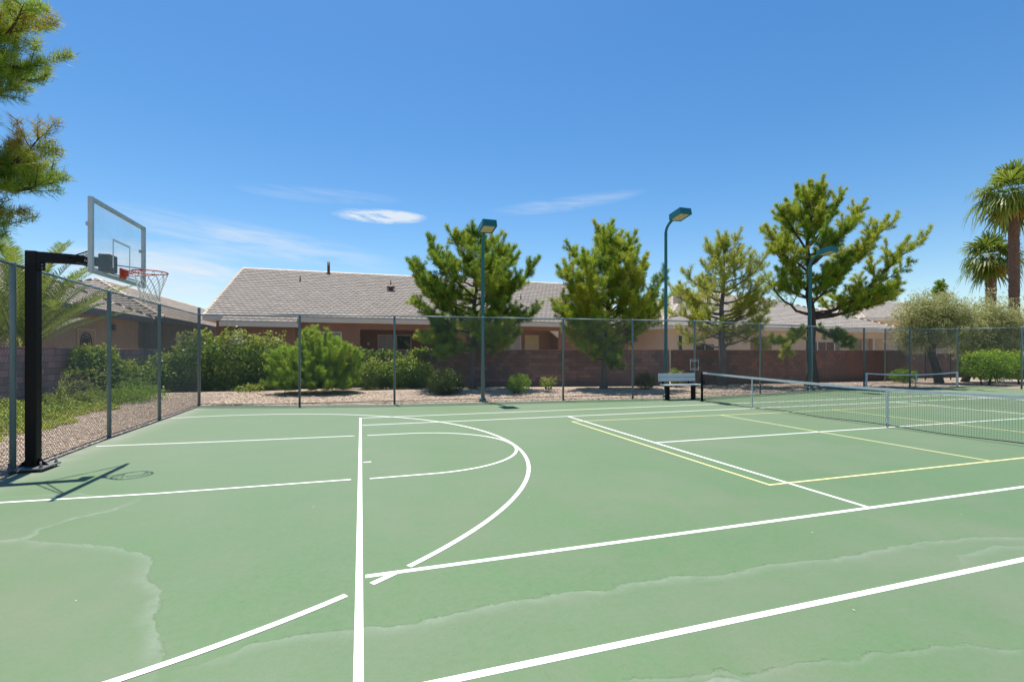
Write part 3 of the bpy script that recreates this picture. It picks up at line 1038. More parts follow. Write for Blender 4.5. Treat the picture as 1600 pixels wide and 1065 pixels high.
def build_house_main():
    t = thing('house', 'brown stucco house with long tan tiled gable roof behind the block wall', 'house', (-8.3, 30.5, 0), 0, 'houses beyond the wall')
    B = M['stucco_brown']
    yw, top = 30.5, 4.02
    pieces = [(-8.4, -7.7, yw, 50, 0, 3.86), (-7.7, -3.9, yw - 0.8, 50, 0, 3.5), (-3.9, -0.05, yw, 50, 0, 3.86), (-0.05, 5.3, yw, yw + 0.25, 3.35, 3.86), (-0.05, 5.3, yw + 4.0, 50, 0, 3.85),
              (5.3, 9.6, yw, 50, 0, 3.86), (9.6, 14.2, yw, yw + 0.25, 3.45, 3.86), (9.6, 14.2, yw + 1.4, 50, 0, 3.85), (14.2, 20.2, yw, 50, 0, 3.86)]
    for p in pieces:
        wall_piece(t, *p, B)

    def extra(bank, rng, P, up, U, n):
        # the roof runs 0.9 m further down over the bump-out
        drop = 0.9
        O = Vector((-7.85, 30.0 - drop, 4.03 - drop * 0.45))
        bank.plane(O, U, up, n, drop * math.sqrt(1 + 0.45 ** 2) + 0.02, lambda v: 0.0, lambda v: 4.1, rng)
    roof, zr = tiled_roof(t, -8.95, 20.6, 30.0, 50.0, 4.03, 0.45, ('gable', 'gable'), M['tiles_brown'], M['fascia'], 'x', extra, fascia_h=0.30, faces='front')
    for gx in (-8.4, 19.95):
        tri = [(gx, 30.6, 4.05), (gx, 49.4, 4.05), (gx, 40.0, 8.27)]
        MB().add(tri + [(x + 0.25, y, z) for x, y, z in tri], [(0, 2, 1), (3, 4, 5), (0, 3, 5, 2), (1, 2, 5, 4)]).build('gable_wall', B, t, world=True)
    # bump-out eave
    d = 0.9
    MB().add([(-7.85, 30.0 - d, 4.03 - d * 0.45), (-3.75, 30.0 - d, 4.03 - d * 0.45), (-3.75, 30.0, 4.03), (-7.85, 30.0, 4.03), (-7.85, 30.0 - d, 3.98 - d * 0.45), (-3.75, 30.0 - d, 3.98 - d * 0.45), (-3.75, 30.0, 3.98), (-7.85, 30.0, 3.98)],
             [(0, 1, 2, 3), (7, 6, 5, 4), (0, 4, 5, 1), (1, 5, 6, 2), (3, 7, 4, 0)]).build('porch_roof', M['deck'], t, world=True)
    MB().box(-7.9, -3.7, 30.0 - d - 0.03, 30.0 - d, 3.36, 3.64).box(-7.9, -7.87, 30.0 - d, 29.96, 3.36, 3.64).box(-3.73, -3.7, 30.0 - d, 29.96, 3.36, 3.64).build('fascia', M['fascia'], t, world=True)
    window(t, -3.0, -1.2, 1.8, 3.18, yw, M['trim'], M['glass'], 1)
    window(t, -7.35, -6.8, 2.3, 3.15, yw - 0.8, M['trim'], M['blind'])
    # patio with a sliding door, in the recess
    yb = yw + 4.0
    window(t, 1.2, 2.55, 1.0, 3.18, yb, M['trim'], M['blind'], 1)
    window(t, 2.56, 3.7, 1.0, 3.18, yb, M['trim'], M['glass'], 0)
    MB().box(0.45, 0.63, yb - 0.09, yb - 0.002, 2.35, 2.62, bevel=0.01).build('wall_lamp', M['trim'], t, world=True)
    # right recess: tan door and a grey panel
    yb = yw + 1.4
    dr = MB().box(12.0, 13.15, yb - 0.05, yb - 0.002, 0.95, 3.18).build('door', M['door_tan'], t, world=True)
    MB().box(12.15, 13.0, yb - 0.065, yb - 0.052, 1.2, 2.05).box(12.15, 13.0, yb - 0.065, yb - 0.052, 2.2, 2.98).build('door_panel', M['door_tan'], dr, world=True)
    window(t, 10.3, 11.7, 1.4, 3.15, yb, M['trim'], M['blind'], 1)
    MB().add([(14.2, yw - 0.001, 3.45), (14.2, yw - 0.001, 2.95), (13.55, yw - 0.001, 3.45), (14.2, yw + 0.24, 3.45), (14.2, yw + 0.24, 2.95), (13.55, yw + 0.24, 3.45)], [(0, 1, 2), (3, 5, 4), (1, 4, 5, 2), (0, 2, 5, 3), (0, 3, 4, 1)]).build('bracket', M['fascia'], t, world=True)

    def on_roof(x, y): return 4.03 + (y - 30.0) * 0.45 + 0.06
    vent_pipe(t, -2.55, 39.6, on_roof(-2.5, 39.6), 0.95, 0.11)
    vent_pipe(t, -4.45, 37.2, on_roof(-4.4, 37.2), 0.42, 0.045)
    vent_pipe(t, 2.3, 36.9, on_roof(2.3, 36.9), 0.5, 0.045)
    vent_pipe(t, 12.7, 34.9, on_roof(12.7, 34.9), 0.42, 0.045)
    m = MB()
    pts, rr = [], []
    for k in range(6):
        an = R(90 * k / 5)
        pts.append((2.25, 35.9, on_roof(2.2, 35.9) + 0.16 + 0.22 * math.sin(an)))
        rr.append(max(0.34 * math.cos(an), 0.01))
    m.tube([(2.25, 35.9, on_roof(2.2, 35.9) - 0.1), (2.25, 35.9, on_roof(2.2, 35.9) + 0.17)], 0.17, 12)
    m.tube(pts, rr, 14)
    m.build('roof_vent', M['vent_pipe'], t, world=True)


def build_house_left():
    t = thing('house', 'house with tan and mauve walls, grey eaves and a hipped tile roof behind the palm', 'house', (-13.1, 12.0, 0), 0, 'houses beyond the wall')
    wall_piece(t, -25, -13.1, 12.6, 32.4, 0, 3.8, M['stucco_tan'])
    wall_piece(t, -24.5, -12.9, 34.6, 74.4, 0, 3.98, M['stucco_mauve'])
    wall_piece(t, -24.0, -13.6, 32.4, 34.6, 0, 3.7, M['stucco_mauve'])
    tiled_roof(t, -25.5, -12.5, 12.0, 33.0, 3.95, 0.5, ('hip', 'hip'), M['tiles_brown'], M['fascia_grey'], 'y', None, 0.26)
    tiled_roof(t, -25.0, -12.3, 34.0, 75.0, 4.12, 0.5, ('hip', 'hip'), M['tiles_brown'], M['fascia_grey'], 'y', None, 0.26)
    # window with a round wrought ornament
    w = window(t, 25.7, 27.35, 1.6, 3.0, -13.1, M['door_tan'], M['stucco_tan'], 0, '+x')
    m = MB()
    cy, cz, x = 26.52, 2.3, -13.1 + 0.035
    for rr in (0.5, 0.33, 0.17):
        m.tube([(x, cy + rr * math.cos(R(a)), cz + rr * math.sin(R(a))) for a in range(0, 361, 15)], 0.022, 5, cap=False)
    for a in range(0, 360, 30):
        m.tube([(x, cy + 0.05 * math.cos(R(a)), cz + 0.05 * math.sin(R(a))), (x, cy + 0.5 * math.cos(R(a)), cz + 0.5 * math.sin(R(a)))], 0.016, 5)
    m.build('ornament', M['iron'], w, world=True)
    m = MB().box(-13.1 + 0.002, -13.06, 28.6, 29.5, 3.02, 3.38)
    v = m.build('wall_vent', M['fascia_grey'], t, world=True)
    m = MB()
    for k in range(6):
        m.box(-13.058, -13.045, 28.66 + k * 0.14, 28.73 + k * 0.14, 3.07, 3.33)
    m.build('vent_slats', M['iron'], v, world=True)
    window(t, 38.0, 39.2, 2.2, 3.2, -12.9, M['trim'], M['blind'], 0, '+x')
    window(t, 17.0, 19.0, 1.6, 3.0, -13.1, M['trim'], M['glass'], 1, '+x')


def build_house_cream():
    t = thing('house', 'cream stucco house with pale hipped roof behind the two right-hand pines', 'house', (23.6, 30.5, 0), 0, 'houses beyond the wall')
    C = M['stucco_cream']
    yw = 30.6
    for p in [(23.6, 32.4, yw, 49.5, 0, 3.8), (32.4, 34.8, yw, yw + 0.25, 3.2, 3.8), (32.4, 34.8, yw + 1.8, 49.5, 0, 3.79), (34.8, 43.6, yw, 49.5, 0, 3.8), (43.6, 51.4, yw + 1.6, 49.5, 0, 3.79), (43.6, 51.4, yw, yw + 0.25, 3.2, 3.8)]:
        wall_piece(t, *p, C)
    for x in (43.6, 47.2, 51.1):
        MB().box(x, x + 0.35, yw - 0.002, yw + 0.35, 0, 3.2).build('column', C, t, world=True)
    tiled_roof(t, 23.0, 52.0, 30.0, 50.0, 4.0, 0.42, ('hip', 'hip'), M['tiles_grey'], M['fascia'], 'x', None, 0.24, faces='front')
    window(t, 24.9, 25.4, 1.6, 3.3, yw, M['trim'], M['glass'])
    window(t, 26.6, 28.6, 1.3, 2.6, yw, M['trim'], M['glass'], 1)
    window(t, 32.6, 33.4, 1.0, 2.5, yw + 1.8, M['trim'], M['glass'])
    window(t, 36.0, 36.7, 1.3, 2.9, yw, M['trim'], M['blind'])
    window(t, 39.2, 40.1, 1.3, 2.9, yw, M['trim'], M['glass'])
    window(t, 40.1, 42.2, 1.3, 2.9, yw, M['trim'], M['vent_pipe'], 1)
    window(t, 42.2, 42.9, 1.3, 2.9, yw, M['trim'], M['glass'])
    for x in (45.0, 46.8, 48.8):
        window(t, x, x + 1.1, 1.0, 3.05, yw + 1.6, M['trim'], M['glass'])
    MB().box(28.9, 29.5, 36.0, 36.6, 6.0, 7.3).box(28.84, 29.56, 35.94, 36.66, 7.3, 7.38).build('chimney', M['stucco_cream'], t, world=True)


def build_house_far():
    t = thing('house', 'farthest cream house whose raised pale roof shows above the olive trees', 'house', (62.5, 42.5, 0), 0, 'houses beyond the wall')
    wall_piece(t, 62.6, 91.4, 42.6, 57.4, 0, 6.2, M['stucco_cream'])
    tiled_roof(t, 62.0, 92.0, 42.0, 58.0, 6.4, 0.42, ('hip', 'hip'), M['tiles_grey'], M['fascia'], 'x', None, 0.3, faces='front')
    for x in (64.5, 70.0, 76.0):
        window(t, x, x + 1.6, 4.0, 5.5, 42.6, M['trim'], M['glass'], 1)


# ------------------------------------------------------------------ trees
def bezier(p0, p1, p2, n):
    p0, p1, p2 = (np.array(p, dtype=float) for p in (p0, p1, p2))
    t = np.linspace(0, 1, n)[:, None]
    return p0 * (1 - t) ** 2 + 2 * p1 * t * (1 - t) + p2 * t ** 2


class Plumes:
    """Needles set round the outer shoots of a pine."""
    def __init__(self, rng, length, width, per_m):
        self.rng, self.L, self.W, self.per_m = rng, length, width, per_m
        self.P, self.D, self.Ln, self.T = [], [], [], []

    def shoot(self, pts, tone, dens=1.0, bushy=1.0):
        rng = self.rng
        seg = np.diff(pts, axis=0)
        sl = np.linalg.norm(seg, axis=1)
        tot = sl.sum()
        n = max(6, int(tot * self.per_m * dens))
        # more needles towards the tip
        u = 1 - rng.random(n) ** 1.35 * 0.96
        cum = np.concatenate([[0], np.cumsum(sl)]) / max(tot, 1e-6)
        k = np.clip(np.searchsorted(cum, u) - 1, 0, len(seg) - 1)
        f = ((u - cum[k]) / np.maximum(cum[k + 1] - cum[k], 1e-6))[:, None]
        P = pts[k] + seg[k] * f + rng.normal(0, 0.035 * bushy, (n, 3))
        ax = unit(seg[k])
        rad = rng.normal(size=(n, 3))
        rad = unit(rad - (rad * ax).sum(1, keepdims=True) * ax)
        D = unit(ax * rng.uniform(0.2, 0.95, (n, 1)) + rad * bushy + np.array([0, 0, 0.25]))
        self.P.append(P)
        self.D.append(D)
        self.Ln.append(self.L * rng.uniform(0.7, 1.2, n))
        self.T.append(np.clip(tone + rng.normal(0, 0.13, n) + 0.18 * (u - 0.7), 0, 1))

    def build(self, name, mat, parent):
        P, D = np.vstack(self.P), np.vstack(self.D)
        V, F = tri_needles(P, D, np.concatenate(self.Ln), self.W, self.rng)
        return np_obj(name, V, F, mat, parent, np.concatenate(self.T))


def pine(name, label, base, trunk, trunk_r, limbs, mats, seed, profile=None, n_auto=0, hrange=(0.25, 0.97), length=0.19, width=0.019, per_m=310,
         shoot_len=(0.22, 0.56), spacing=0.155, tone=0.5, dens=1.0, rise=(0.15, 0.6), upb=(0.0, 0.6), sec=2.0, cones=0, bare=0.30, group='pine trees between the fence and the wall'):
    """trunk: local points; limbs: (start height, mid point, tip, density); profile(f)->radius adds limbs all round."""
    rng = np.random.default_rng(seed)
    t = thing(name, label, 'tree', base, 0, group)
    trunk = np.array(trunk, dtype=float)
    H = trunk[-1, 2]
    mb = MB()
    nt_ = len(trunk)
    # a smoother, slightly kinked trunk
    zz = np.linspace(0, H, 14)
    pts = np.stack([np.interp(zz, trunk[:, 2], trunk[:, 0]), np.interp(zz, trunk[:, 2], trunk[:, 1]), zz], -1)
    pts[1:-1, :2] += rng.normal(0, trunk_r * 0.16, (12, 2))
    rr = trunk_r * (1 - 0.90 * (zz / H) ** 0.9)
    rr[0] *= 1.35
    rr[1] *= 1.05
    pts[0, 2] = -0.1
    mb.tube(pts.tolist(), rr.tolist(), 10)

    def at_h(h):
        return np.array([np.interp(h, pts[:, 2], pts[:, 0]), np.interp(h, pts[:, 2], pts[:, 1]), h])

    def r_at(h):
        return float(np.interp(h, pts[:, 2], rr))
    pl = Plumes(rng, length, width, per_m)
    all_limbs = []
    for h0, mid, tip, dn in limbs:
        all_limbs.append((at_h(h0), np.array(mid, float), np.array(tip, float), dn))
    for i in range(n_auto):
        f = hrange[0] + (hrange[1] - hrange[0]) * ((i + rng.random()) / n_auto)
        L = profile(f) * rng.uniform(0.62, 1.12)
        az = i * 2.399963 + rng.normal(0, 0.35)
        d = np.array([math.cos(az), math.sin(az), 0])
        p0 = at_h(f * H)
        up = rng.uniform(*rise)
        tip = p0 + d * L + np.array([0, 0, L * up + 0.15])
        mid = p0 + d * L * 0.55 + np.array([0, 0, L * up * 0.15 - 0.05])
        all_limbs.append((p0, mid, tip, 1.0))
    up = np.array([0, 0, 1.0])
    tips = []
    for p0, mid, tip, dn in all_limbs:
        c = bezier(p0, mid, tip, 9)
        c[1:-1] += rng.normal(0, 0.03, (7, 3))
        L = np.linalg.norm(np.diff(c, axis=0), axis=1).sum()
        r0 = min(0.012 + 0.022 * L, r_at(p0[2]) * 0.62 + 0.008)
        mb.tube(c.tolist(), np.linspace(r0, 0.010, 9).tolist(), 6)
        ltone = tone + rng.normal(0, 0.17)
        axes = [(c, bare, L, 1.0)]
        for k in range(int(sec * L + 0.5)):
            u = bare * 0.9 + (0.95 - bare * 0.9) * (k + rng.random()) / max(1, int(sec * L + 0.5))
            i0 = min(int(u * 8), 7)
            s0 = c[i0] + (c[i0 + 1] - c[i0]) * (u * 8 - i0)
            ax = unit(c[i0 + 1] - c[i0])
            lat = unit(np.cross(ax, up) + 1e-6)
            sg = 1 if k % 2 else -1
            dv = unit(ax * rng.uniform(0.35, 1.0) + lat * sg * rng.uniform(0.5, 1.1) + up * rng.uniform(-0.15, 0.65))
            l2 = L * rng.uniform(0.26, 0.46) * (1.15 - 0.55 * u)
            c2 = bezier(s0, s0 + dv * l2 * 0.55 - up * l2 * 0.06, s0 + dv * l2 + up * l2 * 0.12, 9)
            mb.tube(c2[::2].tolist(), np.linspace(max(0.010, r0 * 0.4), 0.006, 5).tolist(), 5, cap=False)
            axes.append((c2, 0.25, l2, 0.9))
        for cc, b0, LL, dd in axes:
            n_sh = max(4, int((LL * (1 - b0) + 0.3) / spacing))
            st = ltone + rng.normal(0, 0.12)
            for k in range(n_sh):
                u = b0 + (1 - b0) * (k + rng.random() * 0.8) / n_sh
                x = u * 8
                i0 = min(int(x), 7)
                s_ = cc[i0] + (cc[i0 + 1] - cc[i0]) * (x - i0)
                ax = unit(cc[i0 + 1] - cc[i0])
                lat = unit(np.cross(ax, up) + 1e-6)
                ud = unit(np.cross(lat, ax))
                ra = k * 2.4 + rng.normal(0, 0.5)
                dirv = unit(ax * rng.uniform(0.25, 0.9) + lat * math.sin(ra) * 0.9 + ud * math.cos(ra) * 0.75 + up * rng.uniform(*upb))
                sl = rng.uniform(*shoot_len) * (1.0 - 0.25 * abs(u - 0.55))
                e = s_ + dirv * sl + up * sl * 0.18
                sh = bezier(s_, s_ + dirv * sl * 0.55, e, 5)
                mb.tube(sh[::2].tolist(), [0.010, 0.007, 0.004], 3, cap=False)
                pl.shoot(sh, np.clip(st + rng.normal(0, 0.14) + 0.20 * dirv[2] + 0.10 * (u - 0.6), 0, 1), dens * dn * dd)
                tips.append(e)
        endp = bezier(c[-3], c[-1], c[-1] + unit(c[-1] - c[-3]) * 0.45 + up * 0.15, 5)
        pl.shoot(endp, np.clip(ltone + 0.15, 0, 1), dens * dn * 1.4)
        tips.append(c[-1])
    top = pts[-1]
    for k in range(5):
        d = unit(rng.normal(0, 0.25, 3) + np.array([0, 0, 1]))
        pl.shoot(bezier(top - up * 0.7, top - up * 0.2, top + d * rng.uniform(0.2, 0.5), 5), tone, dens)
    mb.build('trunk', mats[0], t)
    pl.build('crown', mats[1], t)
    for k in range(cones):
        p0, mid, tip, _d = all_limbs[k % len(all_limbs)]
        p = bezier(p0, mid, tip, 21)[int(rng.integers(12, 19))] + rng.normal(0, 0.02, 3) - up * 0.02
        pine_cone(t, p, rng)
    return t


def pine_cone(t, p, rng, r=0.045):
    m = MB()
    zs = np.linspace(0, 1, 7)
    ax = unit(rng.normal(0, 0.4, 3) + np.array([0, 0, -1.0]))
    m.tube([tuple(p + ax * z * r * 2.6) for z in zs], [r * (0.35 + 0.65 * math.sin(math.pi * (0.15 + 0.8 * z))) * (1.12 if k % 2 else 0.92) for k, z in enumerate(zs)], 9)
    m.build('pine_cone', M['cone'], t)


RIGHT = np.array([0.9528, -0.3035, 0])      # screen-right and away directions on the ground, used to write limbs of trees
AWAY = np.array([0.3035, 0.9528, 0])


def lp(r, a, z):
    return tuple(RIGHT * r + AWAY * a + np.array([0, 0, z]))


def build_pines():
    def prof_dense(f):
        return float(np.interp(f, [0.0, 0.18, 0.35, 0.55, 0.72, 0.88, 1.0], [1.4, 2.5, 3.0, 2.9, 2.2, 1.3, 0.5]))
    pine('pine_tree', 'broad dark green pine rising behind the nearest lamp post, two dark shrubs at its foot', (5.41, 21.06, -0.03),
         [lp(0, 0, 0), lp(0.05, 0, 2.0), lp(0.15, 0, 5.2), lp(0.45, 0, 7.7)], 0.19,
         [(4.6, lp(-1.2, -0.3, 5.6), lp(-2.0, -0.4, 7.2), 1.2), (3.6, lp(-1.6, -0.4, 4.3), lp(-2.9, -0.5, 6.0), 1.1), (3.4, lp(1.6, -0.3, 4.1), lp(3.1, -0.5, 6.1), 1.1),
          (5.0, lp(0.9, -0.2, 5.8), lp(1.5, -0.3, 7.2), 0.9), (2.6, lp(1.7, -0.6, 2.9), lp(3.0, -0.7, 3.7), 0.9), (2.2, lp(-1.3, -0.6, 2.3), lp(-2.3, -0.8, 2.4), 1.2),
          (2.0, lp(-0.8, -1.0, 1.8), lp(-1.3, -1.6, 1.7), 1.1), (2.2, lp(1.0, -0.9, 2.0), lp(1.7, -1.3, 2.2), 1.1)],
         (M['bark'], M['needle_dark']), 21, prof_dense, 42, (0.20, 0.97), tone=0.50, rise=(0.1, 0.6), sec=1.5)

    def prof_cone(f):
        return float(np.interp(f, [0.0, 0.15, 0.35, 0.55, 0.75, 0.9, 1.0], [1.5, 2.1, 2.6, 2.2, 1.6, 0.9, 0.35]))
    pine('pine_tree', 'full conical bright green pine left of the bench', (11.75, 19.0, -0.03),
         [lp(0, 0, 0), lp(0.1, 0, 2.5), lp(0.25, 0, 6), lp(0.25, 0, 7.6)], 0.17,
         [(2.6, lp(1.4, -0.2, 2.9), lp(3.1, -0.2, 4.4), 0.8), (2.4, lp(-1.3, -0.5, 2.7), lp(-2.4, -0.6, 4.0), 1.1), (1.8, lp(-0.7, -0.8, 1.6), lp(-1.1, -1.2, 1.9), 1.2),
          (1.6, lp(0.2, -1.0, 1.3), lp(0.4, -1.4, 1.2), 1.3), (3.4, lp(-1.4, -0.4, 4.0), lp(-1.9, -0.4, 5.9), 1.1), (3.6, lp(1.3, -0.4, 4.4), lp(1.9, -0.5, 6.2), 1.1)],
         (M['bark'], M['needle']), 22, prof_cone, 44, (0.16, 0.97), tone=0.52, rise=(0.35, 0.95), dens=1.0, sec=1.5)

    def prof_sparse(f):
        return float(np.interp(f, [0.0, 0.3, 0.5, 0.7, 0.85, 1.0], [1.3, 2.3, 2.5, 1.9, 1.2, 0.4]))
    pine('pine_tree', 'thin yellowing pine with bare grey trunk right of the bench', (19.0, 18.9, -0.03),
         [lp(0, 0, 0), lp(-0.05, 0, 3), lp(0.1, 0, 6), lp(0.15, 0, 7.9)], 0.24,
         [(3.2, lp(-1.4, -0.2, 3.6), lp(-2.9, -0.3, 4.0), 0.9), (2.9, lp(-1.2, -0.5, 2.6), lp(-2.2, -0.6, 2.3), 0.7), (3.0, lp(1.1, -0.4, 2.7), lp(1.9, -0.5, 2.2), 0.7),
          (3.4, lp(1.4, 0, 3.9), lp(2.6, 0, 4.3), 0.8)],
         (M['bark'], M['needle_yellow']), 23, prof_sparse, 40, (0.24, 0.97), tone=0.55, rise=(0.2, 0.7), dens=0.68, spacing=0.26, sec=1.3, bare=0.36)

    s = 26.0 / 740.6

    def q(px, py, a=0.0):
        return lp((px - 1270) * s, a, (600 - py) * s)
    pine('pine_tree', 'tallest pine with a thick dark trunk and wide sweeping right branches', (23.6, 17.3, -0.03),
         [q(1270, 600), q(1269, 540), q(1267, 470), q(1264, 400), q(1266, 330), q(1268, 292)], 0.30,
         [(3.9, q(1338, 486), q(1415, 380), 1.3), (3.7, q(1330, 492, -0.3), q(1395, 446), 1.3), (3.8, q(1320, 490, -0.5), q(1385, 462, -0.6), 1.3), (4.0, q(1322, 482, 0.3), q(1372, 452, 0.2), 1.3),
          (5.2, q(1326, 430), q(1382, 348), 1.25), (5.6, q(1320, 415, 0.4), q(1372, 372, 0.5), 1.0), (6.6, q(1300, 390), q(1348, 322), 1.2), (7.6, q(1290, 360), q(1312, 312), 1.2),
          (3.9, q(1222, 478), q(1198, 428), 0.35), (5.2, q(1230, 420), q(1204, 362), 1.1), (6.2, q(1230, 400, -0.4), q(1200, 390, -0.5), 1.0), (7.4, q(1238, 350), q(1222, 330), 1.2),
          (4.6, q(1235, 455, -0.5), q(1212, 450, -0.6), 0.9), (4.4, q(1290, 440, -0.8), q(1300, 425, -1.2), 1.3), (4.2, q(1262, 460, -0.9), q(1264, 432, -1.4), 1.5),
          (3.3, q(1240, 520, -0.2), q(1218, 532, -0.3), 1.6), (3.2, q(1238, 528, 0.2), q(1232, 548, 0.2), 1.5), (3.2, q(1298, 520, 0.2), q(1326, 526, 0.3), 1.5), (3.2, q(1300, 518, -0.3), q(1318, 536, -0.3), 1.2),
          (8.6, q(1276, 320), q(1284, 296), 1.2), (8.8, q(1258, 318), q(1252, 302), 1.2)],
         (M['bark_dark'], M['needle']), 24, lambda f: float(np.interp(f, [0.3, 0.6, 0.8, 1.0], [1.5, 2.0, 1.4, 0.35])), 24, (0.42, 0.97), tone=0.52, rise=(0.3, 0.9), dens=1.05, sec=1.15, bare=0.36)
    # near pine whose branches reach in over the left fence
    pine('pine_tree', 'near pine with long needles and dark cones reaching over the left fence', (-8.6, 7.6, -0.03),
         [(0, 0, 0), (0.1, 0, 3), (0.2, 0.1, 6), (0.3, 0, 9.4)], 0.22,
         [(6.3, (1.9, -0.2, 6.7), (3.35, -0.3, 7.05), 1.0), (6.0, (1.9, 0.2, 6.3), (3.30, 0.2, 6.75), 1.0), (5.8, (1.8, -0.4, 6.0), (2.95, -0.5, 6.25), 1.0), (5.7, (1.7, 0.3, 6.0), (2.55, 0.3, 6.2), 1.0),
          (6.8, (1.7, 0.4, 7.1), (2.9, 0.4, 7.35), 1.0), (6.2, (1.7, -0.6, 6.4), (2.7, -0.8, 6.6), 1.0),
          (4.5, (1.8, 0.0, 4.8), (3.32, -0.1, 4.98), 1.0), (4.3, (1.8, 0.4, 4.6), (3.2, 0.3, 4.70), 1.0), (4.1, (1.8, -0.3, 4.3), (2.85, -0.4, 4.3), 1.0), (3.9, (1.8, 0.2, 4.1), (2.75, 0.1, 4.05), 1.0),
          (3.8, (1.6, -0.4, 3.9), (2.5, -0.5, 3.75), 1.0), (4.5, (1.6, 0.5, 4.75), (2.7, 0.6, 4.95), 1.0), (4.2, (1.6, -0.7, 4.5), (2.6, -0.9, 4.7), 1.0), (3.6, (1.5, 0.1, 3.65), (2.35, 0.1, 3.5), 1.0), (3.5, (1.4, -0.5, 3.6), (2.2, -0.6, 3.45), 1.0)],
         (M['bark_dark'], M['needle_near']), 25, lambda f: 1.9 * (1.15 - f), 14, (0.4, 0.97), length=0.135, width=0.0105, per_m=430, spacing=0.105, shoot_len=(0.20, 0.46), upb=(0.0, 0.9), sec=1.3, tone=0.55, cones=16, bare=0.34, rise=(0.0, 0.3),
         group=None)
    # a far dark conifer above the olive trees
    pine('conifer_tree', 'small far conifer top showing above the pale roof', (104.7, 58.6, -0.03), [(0, 0, 0), (0, 0, 8), (0, 0, 15.2)], 0.3, [], (M['bark_dark'], M['needle_dark']), 31,
         lambda f: 2.6 * (1.12 - f), 40, (0.3, 0.98), length=0.4, width=0.10, per_m=60, shoot_len=(0.6, 1.2), spacing=0.5, sec=0.6, tone=0.35, group=None)


def leafy(name, label, cat, base, lobes, n, leaf, mat, stems=None, stem_mat=None, seed=1, aspect=0.55, tone=0.45, up=0.4, inner=0.25, group=None, top_light=0.25, crown='leaves', rough=0.10):
    """A shrub or crown: leaves through the outer shell of overlapping lobes (cx,cy,cz, rx,ry,rz), gaps between leaf clumps."""
    rng = np.random.default_rng(seed)
    t = thing(name, label, cat, base, 0, group)
    vol = np.array([l[3] * l[4] + l[4] * l[5] + l[3] * l[5] for l in lobes])
    cnt = (n * vol / vol.sum()).astype(int)
    PP, TT = [], []
    for (cx, cy, cz, rx, ry, rz), c in zip(lobes, cnt):
        d = unit(rng.normal(size=(c, 3)))
        ph = rng.uniform(0, 6.28, 6)
        bump = 1 + rough * np.sin(d[:, 0] * 5 + ph[0]) * np.sin(d[:, 1] * 6 + ph[1]) + rough * np.sin(d[:, 2] * 7 + ph[2]) * np.sin(d[:, 0] * 8 + ph[3]) + 0.8 * rough * np.sin(d[:, 1] * 15 + ph[4]) * np.sin(d[:, 2] * 14 + ph[5])
        rad = np.where(rng.random(c) < inner, rng.uniform(0.35, 0.85, c), rng.normal(0.95, 0.075, c)) * bump
        P = np.array([cx, cy, cz]) + d * rad[:, None] * np.array([rx, ry, rz])
        keep = P[:, 2] > 0.02
        PP.append(P[keep])
        clump = 0.16 * np.sin(P[:, 0] * 5.3 + ph[0]) * np.sin(P[:, 1] * 4.7 + ph[1]) + 0.12 * np.sin(P[:, 2] * 6.1 + ph[2])
        TT.append(np.clip(tone + rng.normal(0, 0.16, c) + clump + top_light * np.clip(d[:, 2], -0.4, 1) * (rad > 0.86), 0, 1)[keep])  # sunlit tops, shaded undersides and yellow new growth put into the leaf tone
    P = np.vstack(PP)
    V, F = quad_leaves(P, leaf, aspect, rng, up)
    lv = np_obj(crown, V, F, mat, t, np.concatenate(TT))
    m = MB()
    if stems is None:
        zc = float(np.mean([l[2] for l in lobes]))
        for l in lobes:
            for k in range(4):
                d = rng.normal(0, 0.35, 3)
                tip = (l[0] + d[0] * l[3], l[1] + d[1] * l[4], l[2] + abs(d[2]) * l[5])
                m.tube([(l[0] * 0.6 + d[1] * 0.1, l[1] * 0.6 + d[0] * 0.1, -0.05), (l[0] * 0.8, l[1] * 0.8, l[2] * 0.5), tip], [0.03, 0.02, 0.008], 5)
    else:
        for pts, rr in stems:
            m.tube(pts, rr, 8)
    m.build('stems' if crown == 'leaves' else 'trunk', stem_mat or M['bark_dark'], t)
    return t


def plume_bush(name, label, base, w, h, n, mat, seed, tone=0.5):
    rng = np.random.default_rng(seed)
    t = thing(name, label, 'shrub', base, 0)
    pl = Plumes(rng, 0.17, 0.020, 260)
    mb = MB()
    for i in range(n):
        d = unit(rng.normal(size=3) + np.array([0, 0, 0.45]))
        if d[2] < -0.05:
            d[2] = abs(d[2]) * 0.3
        s = rng.uniform(0.80, 1.0)
        bump = 1 + 0.10 * math.sin(d[0] * 6 + 1) * math.sin(d[1] * 5 + 2) + 0.10 * math.sin(d[2] * 9 + d[0] * 4)
        e = np.array([d[0] * w * 0.46, d[1] * w * 0.42, max(d[2], 0.06) ** 0.8 * h * 0.80]) * s * bump
        e[2] += 0.12
        c = bezier((0, 0, 0.2), e * 0.5 + np.array([0, 0, 0.05]), e, 9)
        mb.tube(c[::2].tolist(), [0.02, 0.016, 0.012, 0.008, 0.005], 4, cap=False)
        sh = c[-4:]
        sh = np.vstack([sh, sh[-1] + unit(sh[-1] - sh[-2]) * 0.22 + np.array([0, 0, 0.16])])
        pl.shoot(sh, np.clip(tone - 0.32 + 0.55 * e[2] / h + rng.normal(0, 0.13), 0, 1), 1.0, 0.9)  # shade at the foot put into the tone, with older darker lower shoots
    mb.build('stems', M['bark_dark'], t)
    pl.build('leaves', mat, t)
    return t


